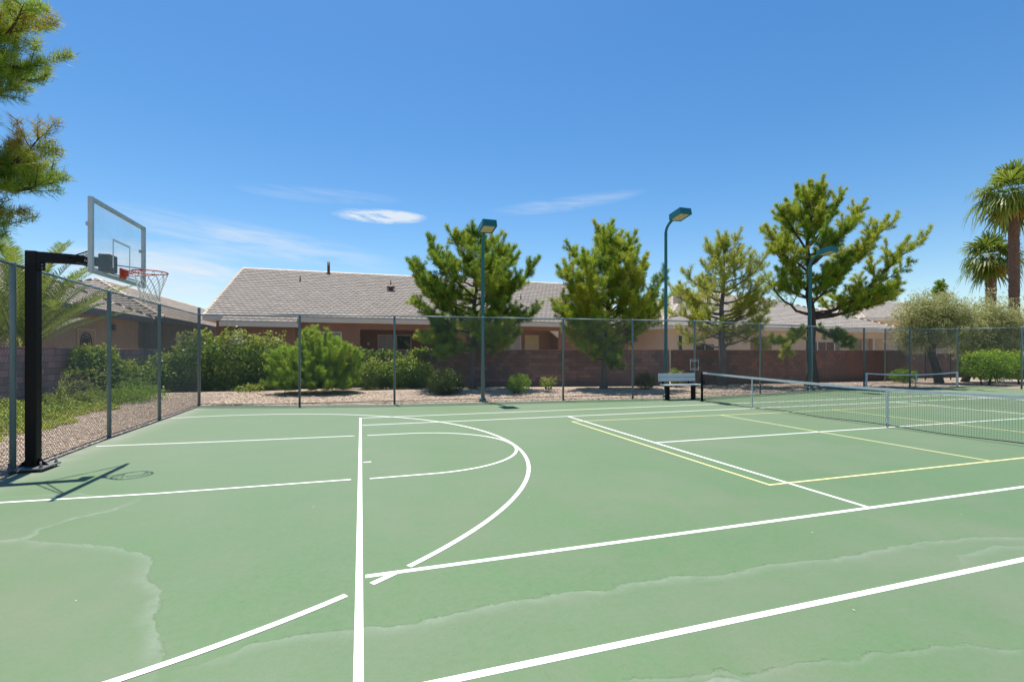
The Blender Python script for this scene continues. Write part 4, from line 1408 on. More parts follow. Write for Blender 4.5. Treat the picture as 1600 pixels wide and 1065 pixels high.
def fan_palm(name, label, base, h, r_bot, r_top, n, reach, seed, dead, group):
    rng = np.random.default_rng(seed)
    t = thing(name, label, 'palm tree', base, 0, group)
    m = MB()
    zs = np.linspace(-0.1, h, 26)
    wob = np.cumsum(rng.normal(0, 0.008, (26, 2)), axis=0)
    rr = r_bot + (r_top - r_bot) * (zs / h) + np.where(np.arange(26) % 2 == 0, 0.018, -0.012)
    rr[-1] *= 0.35
    rr[-2] *= 0.8
    m.tube([(wob[i, 0], wob[i, 1], zs[i]) for i in range(26)], rr.tolist(), 12)
    # old leaf bases sticking out of the trunk
    nb = int(h * 20)
    for k in range(nb):
        z = h * (0.05 + 0.95 * k / nb)
        a = k * 2.4 + rng.normal(0, 0.2)
        r0 = r_bot + (r_top - r_bot) * z / h
        d = Vector((math.cos(a), math.sin(a), 0))
        p = d * (r0 - 0.02) + Vector((0, 0, z))
        sd = Vector((-d.y, d.x, 0)) * 0.06
        tip = p + d * rng.uniform(0.07, 0.13) + Vector((0, 0, rng.uniform(0.10, 0.2)))
        m.add([p + sd, p - sd, tip, p - Vector((0, 0, 0.08))], [(0, 2, 1), (0, 3, 2), (3, 1, 2)])
    m.build('trunk', M['palm_trunk'], t)
    top = np.array([wob[-1, 0], wob[-1, 1], h])

    def frond(az, el, L, droop, mat, tone):
        d = np.array([math.cos(az) * math.cos(el), math.sin(az) * math.cos(el), math.sin(el)])
        pet = L * 0.38
        base_p = top + d * 0.1
        hub = base_p + d * pet + np.array([0, 0, -droop * 0.12 * pet])
        side = unit(np.cross(d, [0, 0, 1.0]))
        nrm = unit(np.cross(side, d))
        V, F, T = [], [], []
        ns = 22
        R_ = L * 0.55
        droop = droop * (0.25 + 0.85 * max(math.cos(el), 0.0))
        for k in range(ns):
            th = -1.75 + 3.5 * k / (ns - 1) + rng.normal(0, 0.03)
            dirv = unit(d * math.cos(th) + side * math.sin(th) + nrm * rng.normal(0.05 + 0.25 * abs(th) / 1.75, 0.12))
            ll = R_ * (1 - 0.22 * abs(th) / 1.75) * rng.uniform(0.9, 1.08)
            w = 0.055 + 0.02 * rng.random()
            pw = unit(np.cross(dirv, nrm)) * w
            p1 = hub + dirv * ll * 0.55 - np.array([0, 0, 0.06 * droop])
            p2 = hub + dirv * ll * 0.85 - np.array([0, 0, (0.22 + 0.12 * rng.random()) * droop * ll])
            p3 = hub + dirv * ll * 0.98 - np.array([0, 0, (0.50 + 0.2 * rng.random()) * droop * ll])
            i = len(V)
            V += [hub, p1 + pw, p1 - pw, p2 + pw * 0.6, p2 - pw * 0.6, p3]
            F += [(i, i + 1, i + 2, i + 2), (i + 1, i + 3, i + 4, i + 2), (i + 3, i + 5, i + 4, i + 4)]
            tt = float(np.clip(tone + rng.normal(0, 0.12), 0, 1))
            T += [tt, tt, tt]
        me = bpy.data.meshes.new('frond')
        faces = [tuple(dict.fromkeys(f)) for f in F]
        pw = side * 0.022
        i = len(V)
        V += [base_p + pw, base_p - pw, hub - pw * 0.5, hub + pw * 0.5]
        faces.append((i, i + 1, i + 2, i + 3))
        T.append(0.8)
        me.from_pydata([tuple(v) for v in V], [], faces)
        at = me.attributes.new('tone', 'FLOAT', 'FACE')
        at.data.foreach_set('value', np.array(T, dtype=np.float32))
        me.materials.append(mat)
        link(bpy.data.objects.new('frond', me), t)
    for k in range(n):
        f = (k + 0.5) / n
        el = R(84 - 132 * f ** 0.9) + rng.normal(0, 0.34)
        frond(k * 2.399963 + rng.normal(0, 0.15), el, reach * rng.uniform(0.72, 1.12), 0.6 + 0.9 * f, M['frond'], float(np.clip(rng.normal(0.46, 0.16), 0.1, 0.9)))
    for k in range(dead):
        frond(k * 2.399963, R(-58 - 22 * rng.random()), reach * 0.72, 0.5, M['frond_dead'], rng.uniform(0.2, 0.9))
    return t


def feather_palm():
    """Palm with long feather leaves behind the left wall."""
    rng = np.random.default_rng(41)
    t = thing('palm_tree', 'palm with long arching feather fronds behind the left fence', 'palm tree', (-11.2, 18.2, -0.03))
    h = 2.0
    m = MB()
    zs = np.linspace(-0.1, h, 9)
    m.tube([(0, 0, z) for z in zs], [0.26 + (0.03 if k % 2 else -0.01) for k in range(9)], 12)
    m.build('trunk', M['palm_trunk'], t)
    n = 34
    # directions on the visible side are spread evenly, the rest go all round
    for k in range(n):
        az = k * 2.399963 + rng.normal(0, 0.1)
        f = (k + 0.5) / n
        el = R(88 - 62 * f ** 0.9)
        L = rng.uniform(3.4, 4.3)
        d = np.array([math.cos(az), math.sin(az), 0])
        p0 = np.array([0, 0, h - 0.1]) + d * 0.12
        p1 = p0 + (d * math.cos(el) + np.array([0, 0, math.sin(el)])) * L * 0.62
        p2 = p0 + (d * math.cos(el * 0.80) + np.array([0, 0, math.sin(el * 0.80)])) * L * 0.98
        c = bezier(p0, p1, p2, 26)
        ax = unit(np.gradient(c, axis=0))
        side = unit(np.cross(ax, np.array([0, 0, 1.0]) + d * 0.3))
        nr = unit(np.cross(side, ax))
        V, F, T = [], [], []
        for i in range(26):
            w = 0.035 * (1 - i / 26) + 0.006
            V += [c[i] - side[i] * w, c[i] + side[i] * w]
        for i in range(25):
            F.append((2 * i, 2 * i + 1, 2 * i + 3, 2 * i + 2))
            T.append(0.95)
        us = np.linspace(0.12, 0.995, 84)
        ft = rng.uniform(0.3, 0.62)
        for u in us:
            x = u * 25
            i = min(int(x), 24)
            p = c[i] + (c[i + 1] - c[i]) * (x - i)
            ll = 0.52 * math.sin(math.pi * (0.12 + 0.80 * u)) ** 0.6 * rng.uniform(0.85, 1.1)
            for s in (-1, 1):
                dv = unit(ax[i] * 0.75 + side[i] * s * 0.8 + nr[i] * 0.35 + rng.normal(0, 0.07, 3))
                pw = unit(np.cross(dv, nr[i])) * 0.0125
                q1 = p + dv * ll * 0.5
                q2 = p + dv * ll - np.array([0, 0, 0.06])
                b = len(V)
                V += [p + pw * 0.6, p - pw * 0.6, q1 - pw, q1 + pw, q2]
                F += [(b, b + 1, b + 2, b + 3), (b + 3, b + 2, b + 4)]
                tt = float(np.clip(ft + rng.normal(0, 0.13), 0, 1))
                T += [tt, tt]
        me = bpy.data.meshes.new('frond')
        me.from_pydata([tuple(v) for v in V], [], F)
        at = me.attributes.new('tone', 'FLOAT', 'FACE')
        at.data.foreach_set('value', np.array(T, dtype=np.float32))
        me.materials.append(M['frond'])
        link(bpy.data.objects.new('frond', me), t)


def build_plants():
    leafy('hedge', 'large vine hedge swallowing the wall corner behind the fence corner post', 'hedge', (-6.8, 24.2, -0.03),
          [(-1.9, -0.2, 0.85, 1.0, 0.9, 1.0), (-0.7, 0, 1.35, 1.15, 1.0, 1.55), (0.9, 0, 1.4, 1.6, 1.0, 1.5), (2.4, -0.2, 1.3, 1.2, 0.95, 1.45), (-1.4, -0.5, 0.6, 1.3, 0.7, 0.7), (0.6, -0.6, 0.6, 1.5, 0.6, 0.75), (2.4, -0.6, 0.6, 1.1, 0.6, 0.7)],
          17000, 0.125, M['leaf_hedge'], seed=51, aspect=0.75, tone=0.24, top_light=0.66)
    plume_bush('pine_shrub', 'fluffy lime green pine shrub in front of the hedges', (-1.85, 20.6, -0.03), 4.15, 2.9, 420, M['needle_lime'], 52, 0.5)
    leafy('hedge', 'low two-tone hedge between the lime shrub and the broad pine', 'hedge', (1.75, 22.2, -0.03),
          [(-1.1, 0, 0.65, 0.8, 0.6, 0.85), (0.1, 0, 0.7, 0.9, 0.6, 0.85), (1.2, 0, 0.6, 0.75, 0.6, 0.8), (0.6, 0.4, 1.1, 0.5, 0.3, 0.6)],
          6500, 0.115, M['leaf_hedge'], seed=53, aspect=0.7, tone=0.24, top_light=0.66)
    leafy('vine', 'vine draped over the wall top right of the lime shrub', 'vine', (2.2, 23.1, -0.03),
          [(-2.6, 0, 1.75, 1.2, 0.22, 0.35), (-0.9, 0, 1.75, 0.7, 0.18, 0.22), (0.9, 0, 1.8, 0.8, 0.2, 0.3), (2.1, 0, 1.55, 0.7, 0.2, 0.5), (2.4, -0.1, 0.9, 0.5, 0.2, 0.8)], 3000, 0.11, M['leaf_hedge'], seed=54, aspect=0.8, tone=0.42)
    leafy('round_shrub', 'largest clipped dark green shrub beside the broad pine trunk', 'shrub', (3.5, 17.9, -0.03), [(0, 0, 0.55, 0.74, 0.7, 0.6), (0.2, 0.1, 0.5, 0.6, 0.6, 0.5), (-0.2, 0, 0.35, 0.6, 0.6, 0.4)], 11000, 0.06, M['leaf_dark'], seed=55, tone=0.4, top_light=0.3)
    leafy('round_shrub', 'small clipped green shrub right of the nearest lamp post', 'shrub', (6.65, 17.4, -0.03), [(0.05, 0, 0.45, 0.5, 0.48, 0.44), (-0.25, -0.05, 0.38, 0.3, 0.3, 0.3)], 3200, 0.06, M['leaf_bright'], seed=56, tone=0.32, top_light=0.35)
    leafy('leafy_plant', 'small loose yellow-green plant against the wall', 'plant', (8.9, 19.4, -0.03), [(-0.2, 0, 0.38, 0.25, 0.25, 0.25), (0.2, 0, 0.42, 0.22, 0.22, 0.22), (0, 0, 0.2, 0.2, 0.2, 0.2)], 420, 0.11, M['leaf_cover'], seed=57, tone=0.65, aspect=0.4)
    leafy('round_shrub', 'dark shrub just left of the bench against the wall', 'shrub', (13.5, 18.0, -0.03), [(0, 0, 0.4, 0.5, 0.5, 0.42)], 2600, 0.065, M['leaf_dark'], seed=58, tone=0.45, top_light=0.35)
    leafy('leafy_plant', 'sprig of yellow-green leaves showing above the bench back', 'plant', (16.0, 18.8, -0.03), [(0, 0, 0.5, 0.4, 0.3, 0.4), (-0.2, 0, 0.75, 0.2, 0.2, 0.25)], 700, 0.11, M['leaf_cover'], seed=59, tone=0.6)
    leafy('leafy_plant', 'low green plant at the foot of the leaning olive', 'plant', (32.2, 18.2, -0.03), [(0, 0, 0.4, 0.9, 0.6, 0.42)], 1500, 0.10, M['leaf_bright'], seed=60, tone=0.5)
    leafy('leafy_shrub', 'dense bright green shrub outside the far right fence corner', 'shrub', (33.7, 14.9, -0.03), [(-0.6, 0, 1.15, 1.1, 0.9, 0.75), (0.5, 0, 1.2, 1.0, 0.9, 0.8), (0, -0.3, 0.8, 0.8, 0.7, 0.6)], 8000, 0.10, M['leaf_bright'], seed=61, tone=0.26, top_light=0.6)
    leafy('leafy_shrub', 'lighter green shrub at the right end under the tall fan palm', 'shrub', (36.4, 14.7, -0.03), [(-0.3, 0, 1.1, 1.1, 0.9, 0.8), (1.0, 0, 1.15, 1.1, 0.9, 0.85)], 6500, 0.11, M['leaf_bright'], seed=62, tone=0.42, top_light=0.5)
    # olive trees
    leafy('olive_tree', 'grey-green olive tree with a leaning trunk beyond the small net', 'tree', (33.4, 17.2, -0.03),
          [tuple(lp(-1.1, 0, 3.9)) + (1.15, 1.0, 1.25), tuple(lp(-0.2, 0.2, 4.3)) + (0.95, 0.9, 1.05), tuple(lp(0.7, 0, 4.2)) + (1.1, 1.0, 1.1), tuple(lp(1.5, 0.2, 3.5)) + (0.9, 0.9, 1.0), tuple(lp(-1.5, -0.2, 2.6)) + (0.75, 0.8, 0.8), tuple(lp(0.2, -0.3, 2.9)) + (1.2, 0.9, 0.75)],
          34000, 0.15, M['leaf_olive'], [([lp(0.25, 0, -0.1), lp(0.05, 0, 0.9), lp(-0.35, 0, 2.1), lp(-0.7, 0, 3.4), lp(-1.0, 0, 4.4)], [0.26, 0.21, 0.17, 0.11, 0.04]), ([lp(-0.3, 0, 1.9), lp(0.3, 0, 3.1), lp(0.8, 0, 4.3)], [0.14, 0.09, 0.03]), ([lp(-0.5, 0, 2.6), lp(-1.3, 0, 3.2), lp(-1.6, -0.1, 3.9)], [0.09, 0.06, 0.02])],
          M['bark_olive'], 63, 0.30, 0.5, inner=0.40, crown='crown', rough=0.30, group='olive trees outside the court')
    leafy('olive_tree', 'rounder olive tree under the two fan palms', 'tree', (37.9, 16.9, -0.03),
          [tuple(lp(-1.0, 0, 3.4)) + (1.2, 1.1, 1.3), tuple(lp(0.2, 0.1, 3.9)) + (1.3, 1.1, 1.35), tuple(lp(1.3, 0, 3.4)) + (1.1, 1.0, 1.25), tuple(lp(2.2, 0, 2.9)) + (0.7, 0.8, 0.8), tuple(lp(-1.5, -0.1, 2.3)) + (0.8, 0.8, 0.8), tuple(lp(0.6, -0.2, 2.3)) + (1.2, 0.9, 0.8)],
          34000, 0.15, M['leaf_olive'], [([lp(-1.6, 0, -0.1), lp(-1.2, 0, 0.8), lp(-0.6, 0, 1.8), lp(0, 0, 3.0), lp(0.2, 0, 4.2)], [0.22, 0.18, 0.15, 0.1, 0.03]), ([lp(-0.6, 0, 1.8), lp(-1.1, 0, 2.9), lp(-1.2, 0, 3.8)], [0.11, 0.07, 0.02]), ([lp(-0.3, 0, 2.3), lp(0.9, 0, 3.0), lp(1.5, 0, 3.7)], [0.1, 0.06, 0.02])],
          M['bark_olive'], 64, 0.30, 0.5, inner=0.40, crown='crown', rough=0.30, group='olive trees outside the court')
    fan_palm('palm_tree', 'taller fan palm with a thick shaggy trunk at the right edge', (43.3, 18.3, -0.03), 13.0, 0.27, 0.29, 46, 2.75, 71, 8, 'fan palms on the right')
    fan_palm('palm_tree', 'shorter fan palm with an orange-brown trunk behind the taller one', (48.4, 22.2, -0.03), 9.6, 0.30, 0.33, 40, 2.5, 72, 12, 'fan palms on the right')
    feather_palm()
    # left bed
    leafy('vine', 'vine covering the left wall between the fence posts', 'vine', (-9.45, 20.6, -0.03), [(0, -2.2, 1.55, 0.32, 0.8, 0.5), (0, -0.8, 1.3, 0.4, 0.8, 0.8), (0.1, 0.6, 0.8, 0.45, 0.9, 0.75), (0.2, 2.4, 0.6, 0.5, 1.2, 0.6)], 4500, 0.125, M['leaf_hedge'], seed=73, aspect=0.8, tone=0.4, top_light=0.35)
    leafy('spreading_shrub', 'low spreading grey-green shrub on the left gravel edge', 'shrub', (-8.0, 18.6, -0.03), [(0, 0, 0.25, 0.9, 1.3, 0.32), (0.2, -0.8, 0.22, 0.6, 0.8, 0.28), (-0.5, 1.2, 0.35, 0.7, 0.9, 0.4)], 5000, 0.075, M['leaf_bright'], seed=74, tone=0.38, aspect=0.4)
    # whippy branches
    t = thing('whip_shrub', 'leggy shrub with long arching bare whips by the left wall', 'shrub', (-8.9, 15.6, -0.03))
    rng = np.random.default_rng(75)
    m = MB()
    PP = []
    for k in range(16):
        a = rng.uniform(-1.3, 1.9)
        L = rng.uniform(1.0, 2.2)
        d = np.array([math.cos(a), math.sin(a), 0])
        c = bezier((0, 0, 0), d * L * 0.35 + np.array([0, 0, rng.uniform(0.8, 1.9)]), d * L + np.array([0, 0, rng.uniform(0.2, 1.7)]), 12)
        m.tube(c.tolist(), np.linspace(0.012, 0.004, 12).tolist(), 5)
        for q in range(60):
            i = rng.integers(2, 12)
            PP.append(c[i] + rng.normal(0, 0.05, 3))
    m.build('stems', M['rachis'], t)
    P = np.array(PP)
    P = P[P[:, 2] > 0.03]
    V, F = quad_leaves(P, 0.075, 0.4, rng, 0.4)
    np_obj('leaves', V, F, M['leaf_cover'], t, np.clip(rng.normal(0.5, 0.2, len(P)), 0, 1))
    # ground cover: nobody could count it
    n = 26000
    y = rng.uniform(8.0, 21.5, n)
    edge = -6.55 - 0.05 * (y - 8) - 0.10 * (y - 8) + 0.25 * np.sin(y * 1.7) + 0.15 * np.sin(y * 4.1)
    u = rng.random(n)
    x = edge + (-9.6 - edge) * u
    hgt = 0.50 * np.clip(u * 3.2, 0.12, 1) * (0.75 + 0.35 * np.sin(x * 3.1 + y * 1.3) * np.sin(y * 2.3))
    z = hgt * np.sqrt(rng.random(n))
    P = np.stack([x, y, z], -1)
    V, F = quad_leaves(P, 0.085, 0.5, rng, 0.5)
    o = np_obj('ground_cover', V, F, M['leaf_cover'], None, np.clip(0.58 + rng.normal(0, 0.17, n) + 0.15 * np.sin(x * 2.1) * np.sin(y * 1.7) + 0.25 * (u < 0.15), 0, 1))
    tag(o, 'green and yellow ground cover along the left wall', 'ground cover', None, 'stuff')
    # small weeds at the foot of the big hedge
    leafy('leafy_plant', 'small pale weed at the foot of the vine hedge', 'plant', (-4.9, 22.2, -0.03), [(0, 0, 0.15, 0.6, 0.3, 0.2)], 380, 0.10, M['leaf_cover'], seed=77, tone=0.55)


def build_pebbles():
    rng = np.random.default_rng(5)
    octv = np.array([(1, 0, 0), (0, 1, 0), (-1, 0, 0), (0, -1, 0), (0, 0, 0.7), (0, 0, -0.5)], float)
    octf = np.array([(0, 1, 4), (1, 2, 4), (2, 3, 4), (3, 0, 4), (1, 0, 5), (2, 1, 5), (3, 2, 5), (0, 3, 5)])
    n1, n2 = 22000, 13000
    y1 = rng.uniform(2.5, 20, n1)
    x1 = left_x(y1) - 0.05 - rng.random(n1) ** 1.3 * 4.0
    x2 = rng.uniform(-8, 31, n2)
    y2 = far_y(x2) + 0.05 + rng.random(n2) * 6.0
    x, y = np.concatenate([x1, x2]), np.concatenate([y1, y2])
    n = n1 + n2
    s = np.concatenate([rng.uniform(0.010, 0.028, n1), rng.uniform(0.015, 0.042, n2)])
    a = rng.uniform(0, 6.28, n)
    sc3 = s[:, None] * rng.uniform(0.7, 1.3, (n, 3))
    v = octv[None] * sc3[:, None, :] * rng.uniform(0.8, 1.2, (n, 6, 1))
    ca, sa = np.cos(a)[:, None], np.sin(a)[:, None]
    V = np.stack([v[..., 0] * ca - v[..., 1] * sa + x[:, None], v[..., 0] * sa + v[..., 1] * ca + y[:, None], v[..., 2] - 0.03 + s[:, None] * 0.25], -1)
    F = (octf[None] + (np.arange(n) * 6)[:, None, None]).reshape(-1, 3)
    o = np_obj('gravel', V.reshape(-1, 3), F, M['pebble'], None, np.repeat(np.clip(rng.normal(0.5, 0.25, n), 0, 1), 8))
    tag(o, 'tan and pink decorative gravel round the court', 'gravel', None, 'stuff')


# ------------------------------------------------------------------ court furniture
def build_hoop():
    px, py = -4.68, 6.46
    t = thing('basketball_hoop', 'basketball hoop with clear backboard on a square black post', 'basketball hoop', (px, py, 0))
    MB().box(-0.23, 0.23, -0.23, 0.23, 0.035, 0.06, bevel=0.004).build('base_plate', M['plate_steel'], t)
    for sx in (-1, 1):
        for sy in (-1, 1):
            MB().tube([(sx * 0.185, sy * 0.185, -0.01), (sx * 0.185, sy * 0.185, 0.15)], 0.013, 8).tube([(sx * 0.185, sy * 0.185, 0.061), (sx * 0.185, sy * 0.185, 0.085)], 0.026, 6, smooth=False).build('bolt', M['plate_steel'], t)
    for sx in (-1, 1):
        MB().prism([(sx * 0.071, 0.061), (sx * 0.19, 0.061), (sx * 0.071, 0.17)] if sx > 0 else [(sx * 0.19, 0.061), (sx * 0.071, 0.061), (sx * 0.071, 0.17)], -0.006, 0.006).build('gusset', M['black_steel'], t)
    MB().box(-0.07, 0.07, -0.07, 0.07, 0.061, 3.28, bevel=0.008).build('post', M['black_steel'], t)
    # arm: deep at the post, thinner at the board
    dx = -3.72 - px
    prof = [(0.072, 3.12), (0.42, 3.12), (dx - 0.14, 3.10), (dx - 0.14, 3.23), (0.50, 3.255), (0.072, 3.27)]
    MB().prism(prof, -0.065, 0.065).build('arm', M['black_steel'], t)
    MB().box(0.072, 0.115, -0.065, 0.065, 3.0, 3.118).build('arm_bracket', M['black_steel'], t)
    for z in (3.03, 3.085):
        MB().tube([(0.116, -0.04, z), (0.13, -0.04, z)], 0.016, 6).build('bolt', M['plate_steel'], t)
    bx = -3.60 - px
    y0, y1, z0, z1 = 5.65 - py, 7.40 - py, 2.89, 3.96
    cyb = 6.52 - py
    # board carrier behind the pane
    MB().box(dx - 0.138, dx + 0.02, cyb - 0.12, cyb + 0.12, 3.02, 3.29, bevel=0.01).build('board_mount', M['black_steel'], t)
    for s in (-1, 1):
        MB().tube([(0.45, s * 0.066, 3.2), (bx - 0.035, cyb + s * 0.78, 3.22)], 0.009, 6).build('brace_rod', M['black_steel'], t)
        MB().tube([(0.55, s * 0.066, 3.13), (bx - 0.035, cyb + s * 0.80, 2.98)], 0.010, 6).build('brace_rod', M['black_steel'], t)
    f = 0.05
    fr = MB()
    fr.box(bx - 0.05, bx + 0.004, y0, y0 + f, z0, z1).box(bx - 0.05, bx + 0.004, y1 - f, y1, z0, z1)
    fr.box(bx - 0.05, bx + 0.003, y0 + f, y1 - f, z1 - f, z1 - 0.001).box(bx - 0.05, bx + 0.003, y0 + f, y1 - f, z0 + 0.001, z0 + f)
    frame = fr.build('board_frame', M['alu'], t)
    MB().box(bx - 0.012, bx, y0 + f - 0.006, y1 - f + 0.006, z0 + f - 0.006, z1 - f + 0.006).build('backboard', M['acrylic'], t)
    tq = MB()
    a0, a1, b0, b1, w = cyb - 0.29, cyb + 0.29, 3.05, 3.50, 0.035
    tq.box(bx + 0.0005, bx + 0.0025, a0, a0 + w, b0, b1).box(bx + 0.0005, bx + 0.0025, a1 - w, a1, b0, b1).box(bx + 0.0005, bx + 0.0025, a0 + w, a1 - w, b1 - w, b1)
    tq.build('target_square', M['board_print'], t)
    for s, z in ((-1, 3.55), (-1, 3.1), (1, 3.5)):
        yy = y0 + 0.02 if s < 0 else y1 - f - 0.01
        MB().box(bx - 0.075, bx - 0.05, yy - 0.02, yy + 0.02, z, z + 0.05).build('frame_clip', M['alu'], t)
    # rim
    rz, rr = 3.05, 0.235
    rx = bx + 0.38
    MB().box(bx + 0.004, bx + 0.03, cyb - 0.09, cyb + 0.09, 2.93, 3.085, bevel=0.006).box(bx + 0.03, bx + 0.075, cyb - 0.05, cyb + 0.05, 2.965, 3.07).build('rim_bracket', M['orange'], t)
    rim = MB()
    ring = [(rx + rr * math.cos(R(a)), cyb + rr * math.sin(R(a)), rz) for a in range(0, 361, 10)]
    rim.tube(ring, 0.010, 8, cap=False)
    for s in (-1, 1):
        rim.tube([(bx + 0.07, cyb + s * 0.045, rz - 0.01), (rx - rr * 0.6, cyb + s * rr * 0.8, rz - 0.004)], 0.008, 6)
        rim.tube([(bx + 0.07, cyb + s * 0.045, 2.975), (rx - 0.02, cyb + s * (rr + 0.004), rz - 0.01)], 0.007, 6)
    rim.build('rim', M['orange'], t)
    # net: twelve cords crossing twice, drawn in towards the bottom
    net = MB()
    lv = [(0.0, rr), (0.10, 0.205), (0.20, 0.172), (0.30, 0.142), (0.38, 0.128), (0.45, 0.135)]
    nn = 12
    for k in range(nn):
        for s in (-1, 1):
            pts = []
            for j, (dz, r_) in enumerate(lv):
                an = 2 * math.pi * (k + s * 0.5 * j) / nn
                pts.append((rx + r_ * math.cos(an), cyb + r_ * math.sin(an), rz - 0.012 - dz + random.uniform(-0.006, 0.006)))
            net.tube(pts, 0.0042, 4)
    net.build('net', M['cord'], t)
    # pale worn print on the arm, just behind the pane; too worn to read
    pr = MB()
    for k, hgt in enumerate((0.040, 0.028, 0.036, 0.020, 0.034, 0.026)):
        x = 0.66 + k * 0.020
        pr.box(x, x + 0.006, -0.0672, -0.0658, 3.150, 3.150 + hgt)
    pr.build('worn_print', M['board_print'], t)


def build_tennis_net():
    x = 11.885
    yA, yB = 11.884, -0.914
    t = thing('tennis_net', 'long tennis net with white tape across the court', 'tennis net', (x, yA, 0))
    L = yA - yB
    for y in (0.0, -L):
        m = MB().tube([(0, y, -0.05), (0, y, 1.085), (0, y, 1.10)], [0.042, 0.042, 0.03], 12)
        m.tube([(0, y, 0.0), (0, y, 0.02)], 0.075, 12)
        p = m.build('net_post', M['black_steel'], t)
        MB().box(0.03, 0.10, y - 0.03, y + 0.03, 0.62, 0.78, bevel=0.006).tube([(0.10, y, 0.70), (0.16, y, 0.70)], 0.012, 8).build('winder', M['black_steel'], p)
    mid = 11.884 - 5.485

    def top(d):
        f = abs(d - mid) / mid
        return 0.925 + 0.150 * min(f, 1.0) ** 1.5
    n = 48
    ds = [0.05 + (L - 0.1) * i / n for i in range(n + 1)]
    rng = random.Random(4)
    tp = MB()
    for i in range(n):
        a, b = ds[i], ds[i + 1]
        za, zb = top(a), top(b)
        vs = []
        for d, z in ((a, za), (b, zb)):
            vs += [(-0.012, -d, z - 0.065), (0.012, -d, z - 0.065), (0.010, -d, z), (-0.010, -d, z)]
        tp.add(vs, [(0, 4, 7, 3), (5, 1, 2, 6), (3, 7, 6, 2), (4, 0, 1, 5)])
    tp.build('net_tape', M['tape'], t)
    bt = MB().tube([(0, -d, 0.045 + 0.012 * math.sin(d * 2.3)) for d in ds], 0.011, 5)
    bt.build('bottom_cord', M['net_black'], t)
    # knotted mesh: 4.5 cm squares
    nm = MB()
    pitch = 0.045
    nv = int((L - 0.12) / pitch)
    for k in range(nv + 1):
        d = 0.06 + k * pitch
        zt = top(d) - 0.062
        j = 0.004 * math.sin(d * 9)
        nm.tube([(j, -d, 0.05), (j + 0.006, -d + 0.004 * math.sin(d * 5), zt * 0.5), (0, -d, zt)], 0.0021, 3, cap=False, smooth=False)
    nh = 20
    for r_ in range(1, nh):
        f = r_ / nh
        nm.tube([(0.004 * math.sin(d * 4 + r_), -d, 0.045 + (top(d) - 0.11) * f) for d in ds], 0.0021, 3, cap=False, smooth=False)
    # doubled upper rows
    for r_ in range(6):
        nm.tube([(0.008, -d, top(d) - 0.085 - 0.045 * r_) for d in ds], 0.0021, 3, cap=False, smooth=False)
    o = nm.build('net_mesh', M['net_black'], t)
    MB().box(-0.016, 0.016, -mid - 0.020, -mid + 0.020, 0.02, top(mid) + 0.006).build('centre_strap', M['tape'], t)
    MB().box(-0.016, 0.016, -mid - 0.01, -mid + 0.01, 0.0, 0.10).build('strap_anchor', M['plate_steel'], t)
    ds_ = 11.884 - 9.55
    MB().box(-0.015, 0.015, -ds_ - 0.016, -ds_ + 0.016, 0.04, top(ds_) + 0.005).build('side_strap', M['tape'], t)


def build_small_net():
    a, b = Vector((23.75, 14.45, 0)), Vector((29.55, 13.95, 0))
    t = thing('portable_net', 'small portable net with a thin white band by the far right fence', 'net', a)
    d = b - a
    L = d.length
    u = d / L
    t.rotation_euler = (0, 0, math.atan2(u.y, u.x))
    for x in (0, L):
        p = MB().box(x - 0.034, x + 0.034, -0.034, 0.034, 0.03, 0.80, bevel=0.006).build('net_post', M['white_metal'], t)
        MB().box(x - 0.05, x + 0.05, -0.36, 0.36, 0.0, 0.029).build('foot', M['black_steel'], p)
    n = 24
    xs = [0.05 + (L - 0.1) * i / n for i in range(n + 1)]

    def top(x): return 0.70 + 0.10 * (2 * x / L - 1) ** 2
    m = MB()
    for i in range(n):
        vs = []
        for x in (xs[i], xs[i + 1]):
            z = top(x)
            vs += [(x, -0.010, z - 0.05), (x, 0.010, z - 0.05), (x, 0.010, z), (x, -0.010, z)]
        m.add(vs, [(0, 4, 7, 3), (5, 1, 2, 6), (3, 7, 6, 2), (4, 0, 1, 5)])
    m.build('net_band', M['white_metal'], t)
    mm = MB()
    for k in range(int(L / 0.06)):
        x = 0.06 + k * 0.06
        mm.tube([(x, 0, 0.08), (x, 0, top(x) - 0.05)], 0.0010, 3, cap=False, smooth=False)
    for r_ in range(9):
        mm.tube([(x, 0, 0.08 + (top(x) - 0.14) * r_ / 9) for x in xs], 0.0010, 3, cap=False, smooth=False)
    mm.build('net_mesh', M['net_black'], t)
    c = L * 0.53
    MB().tube([(c + 0.06, 0, top(c) - 0.02), (c - 0.06, -0.02, 0.08)], 0.022, 8).build('centre_leg', M['white_metal'], t)
    MB().tube([(0.2, 0, 0.10), (0.45, 0, 0.27), (L * 0.5, 0, 0.25)], 0.012, 6).build('tie_cord', M['net_black'], t)


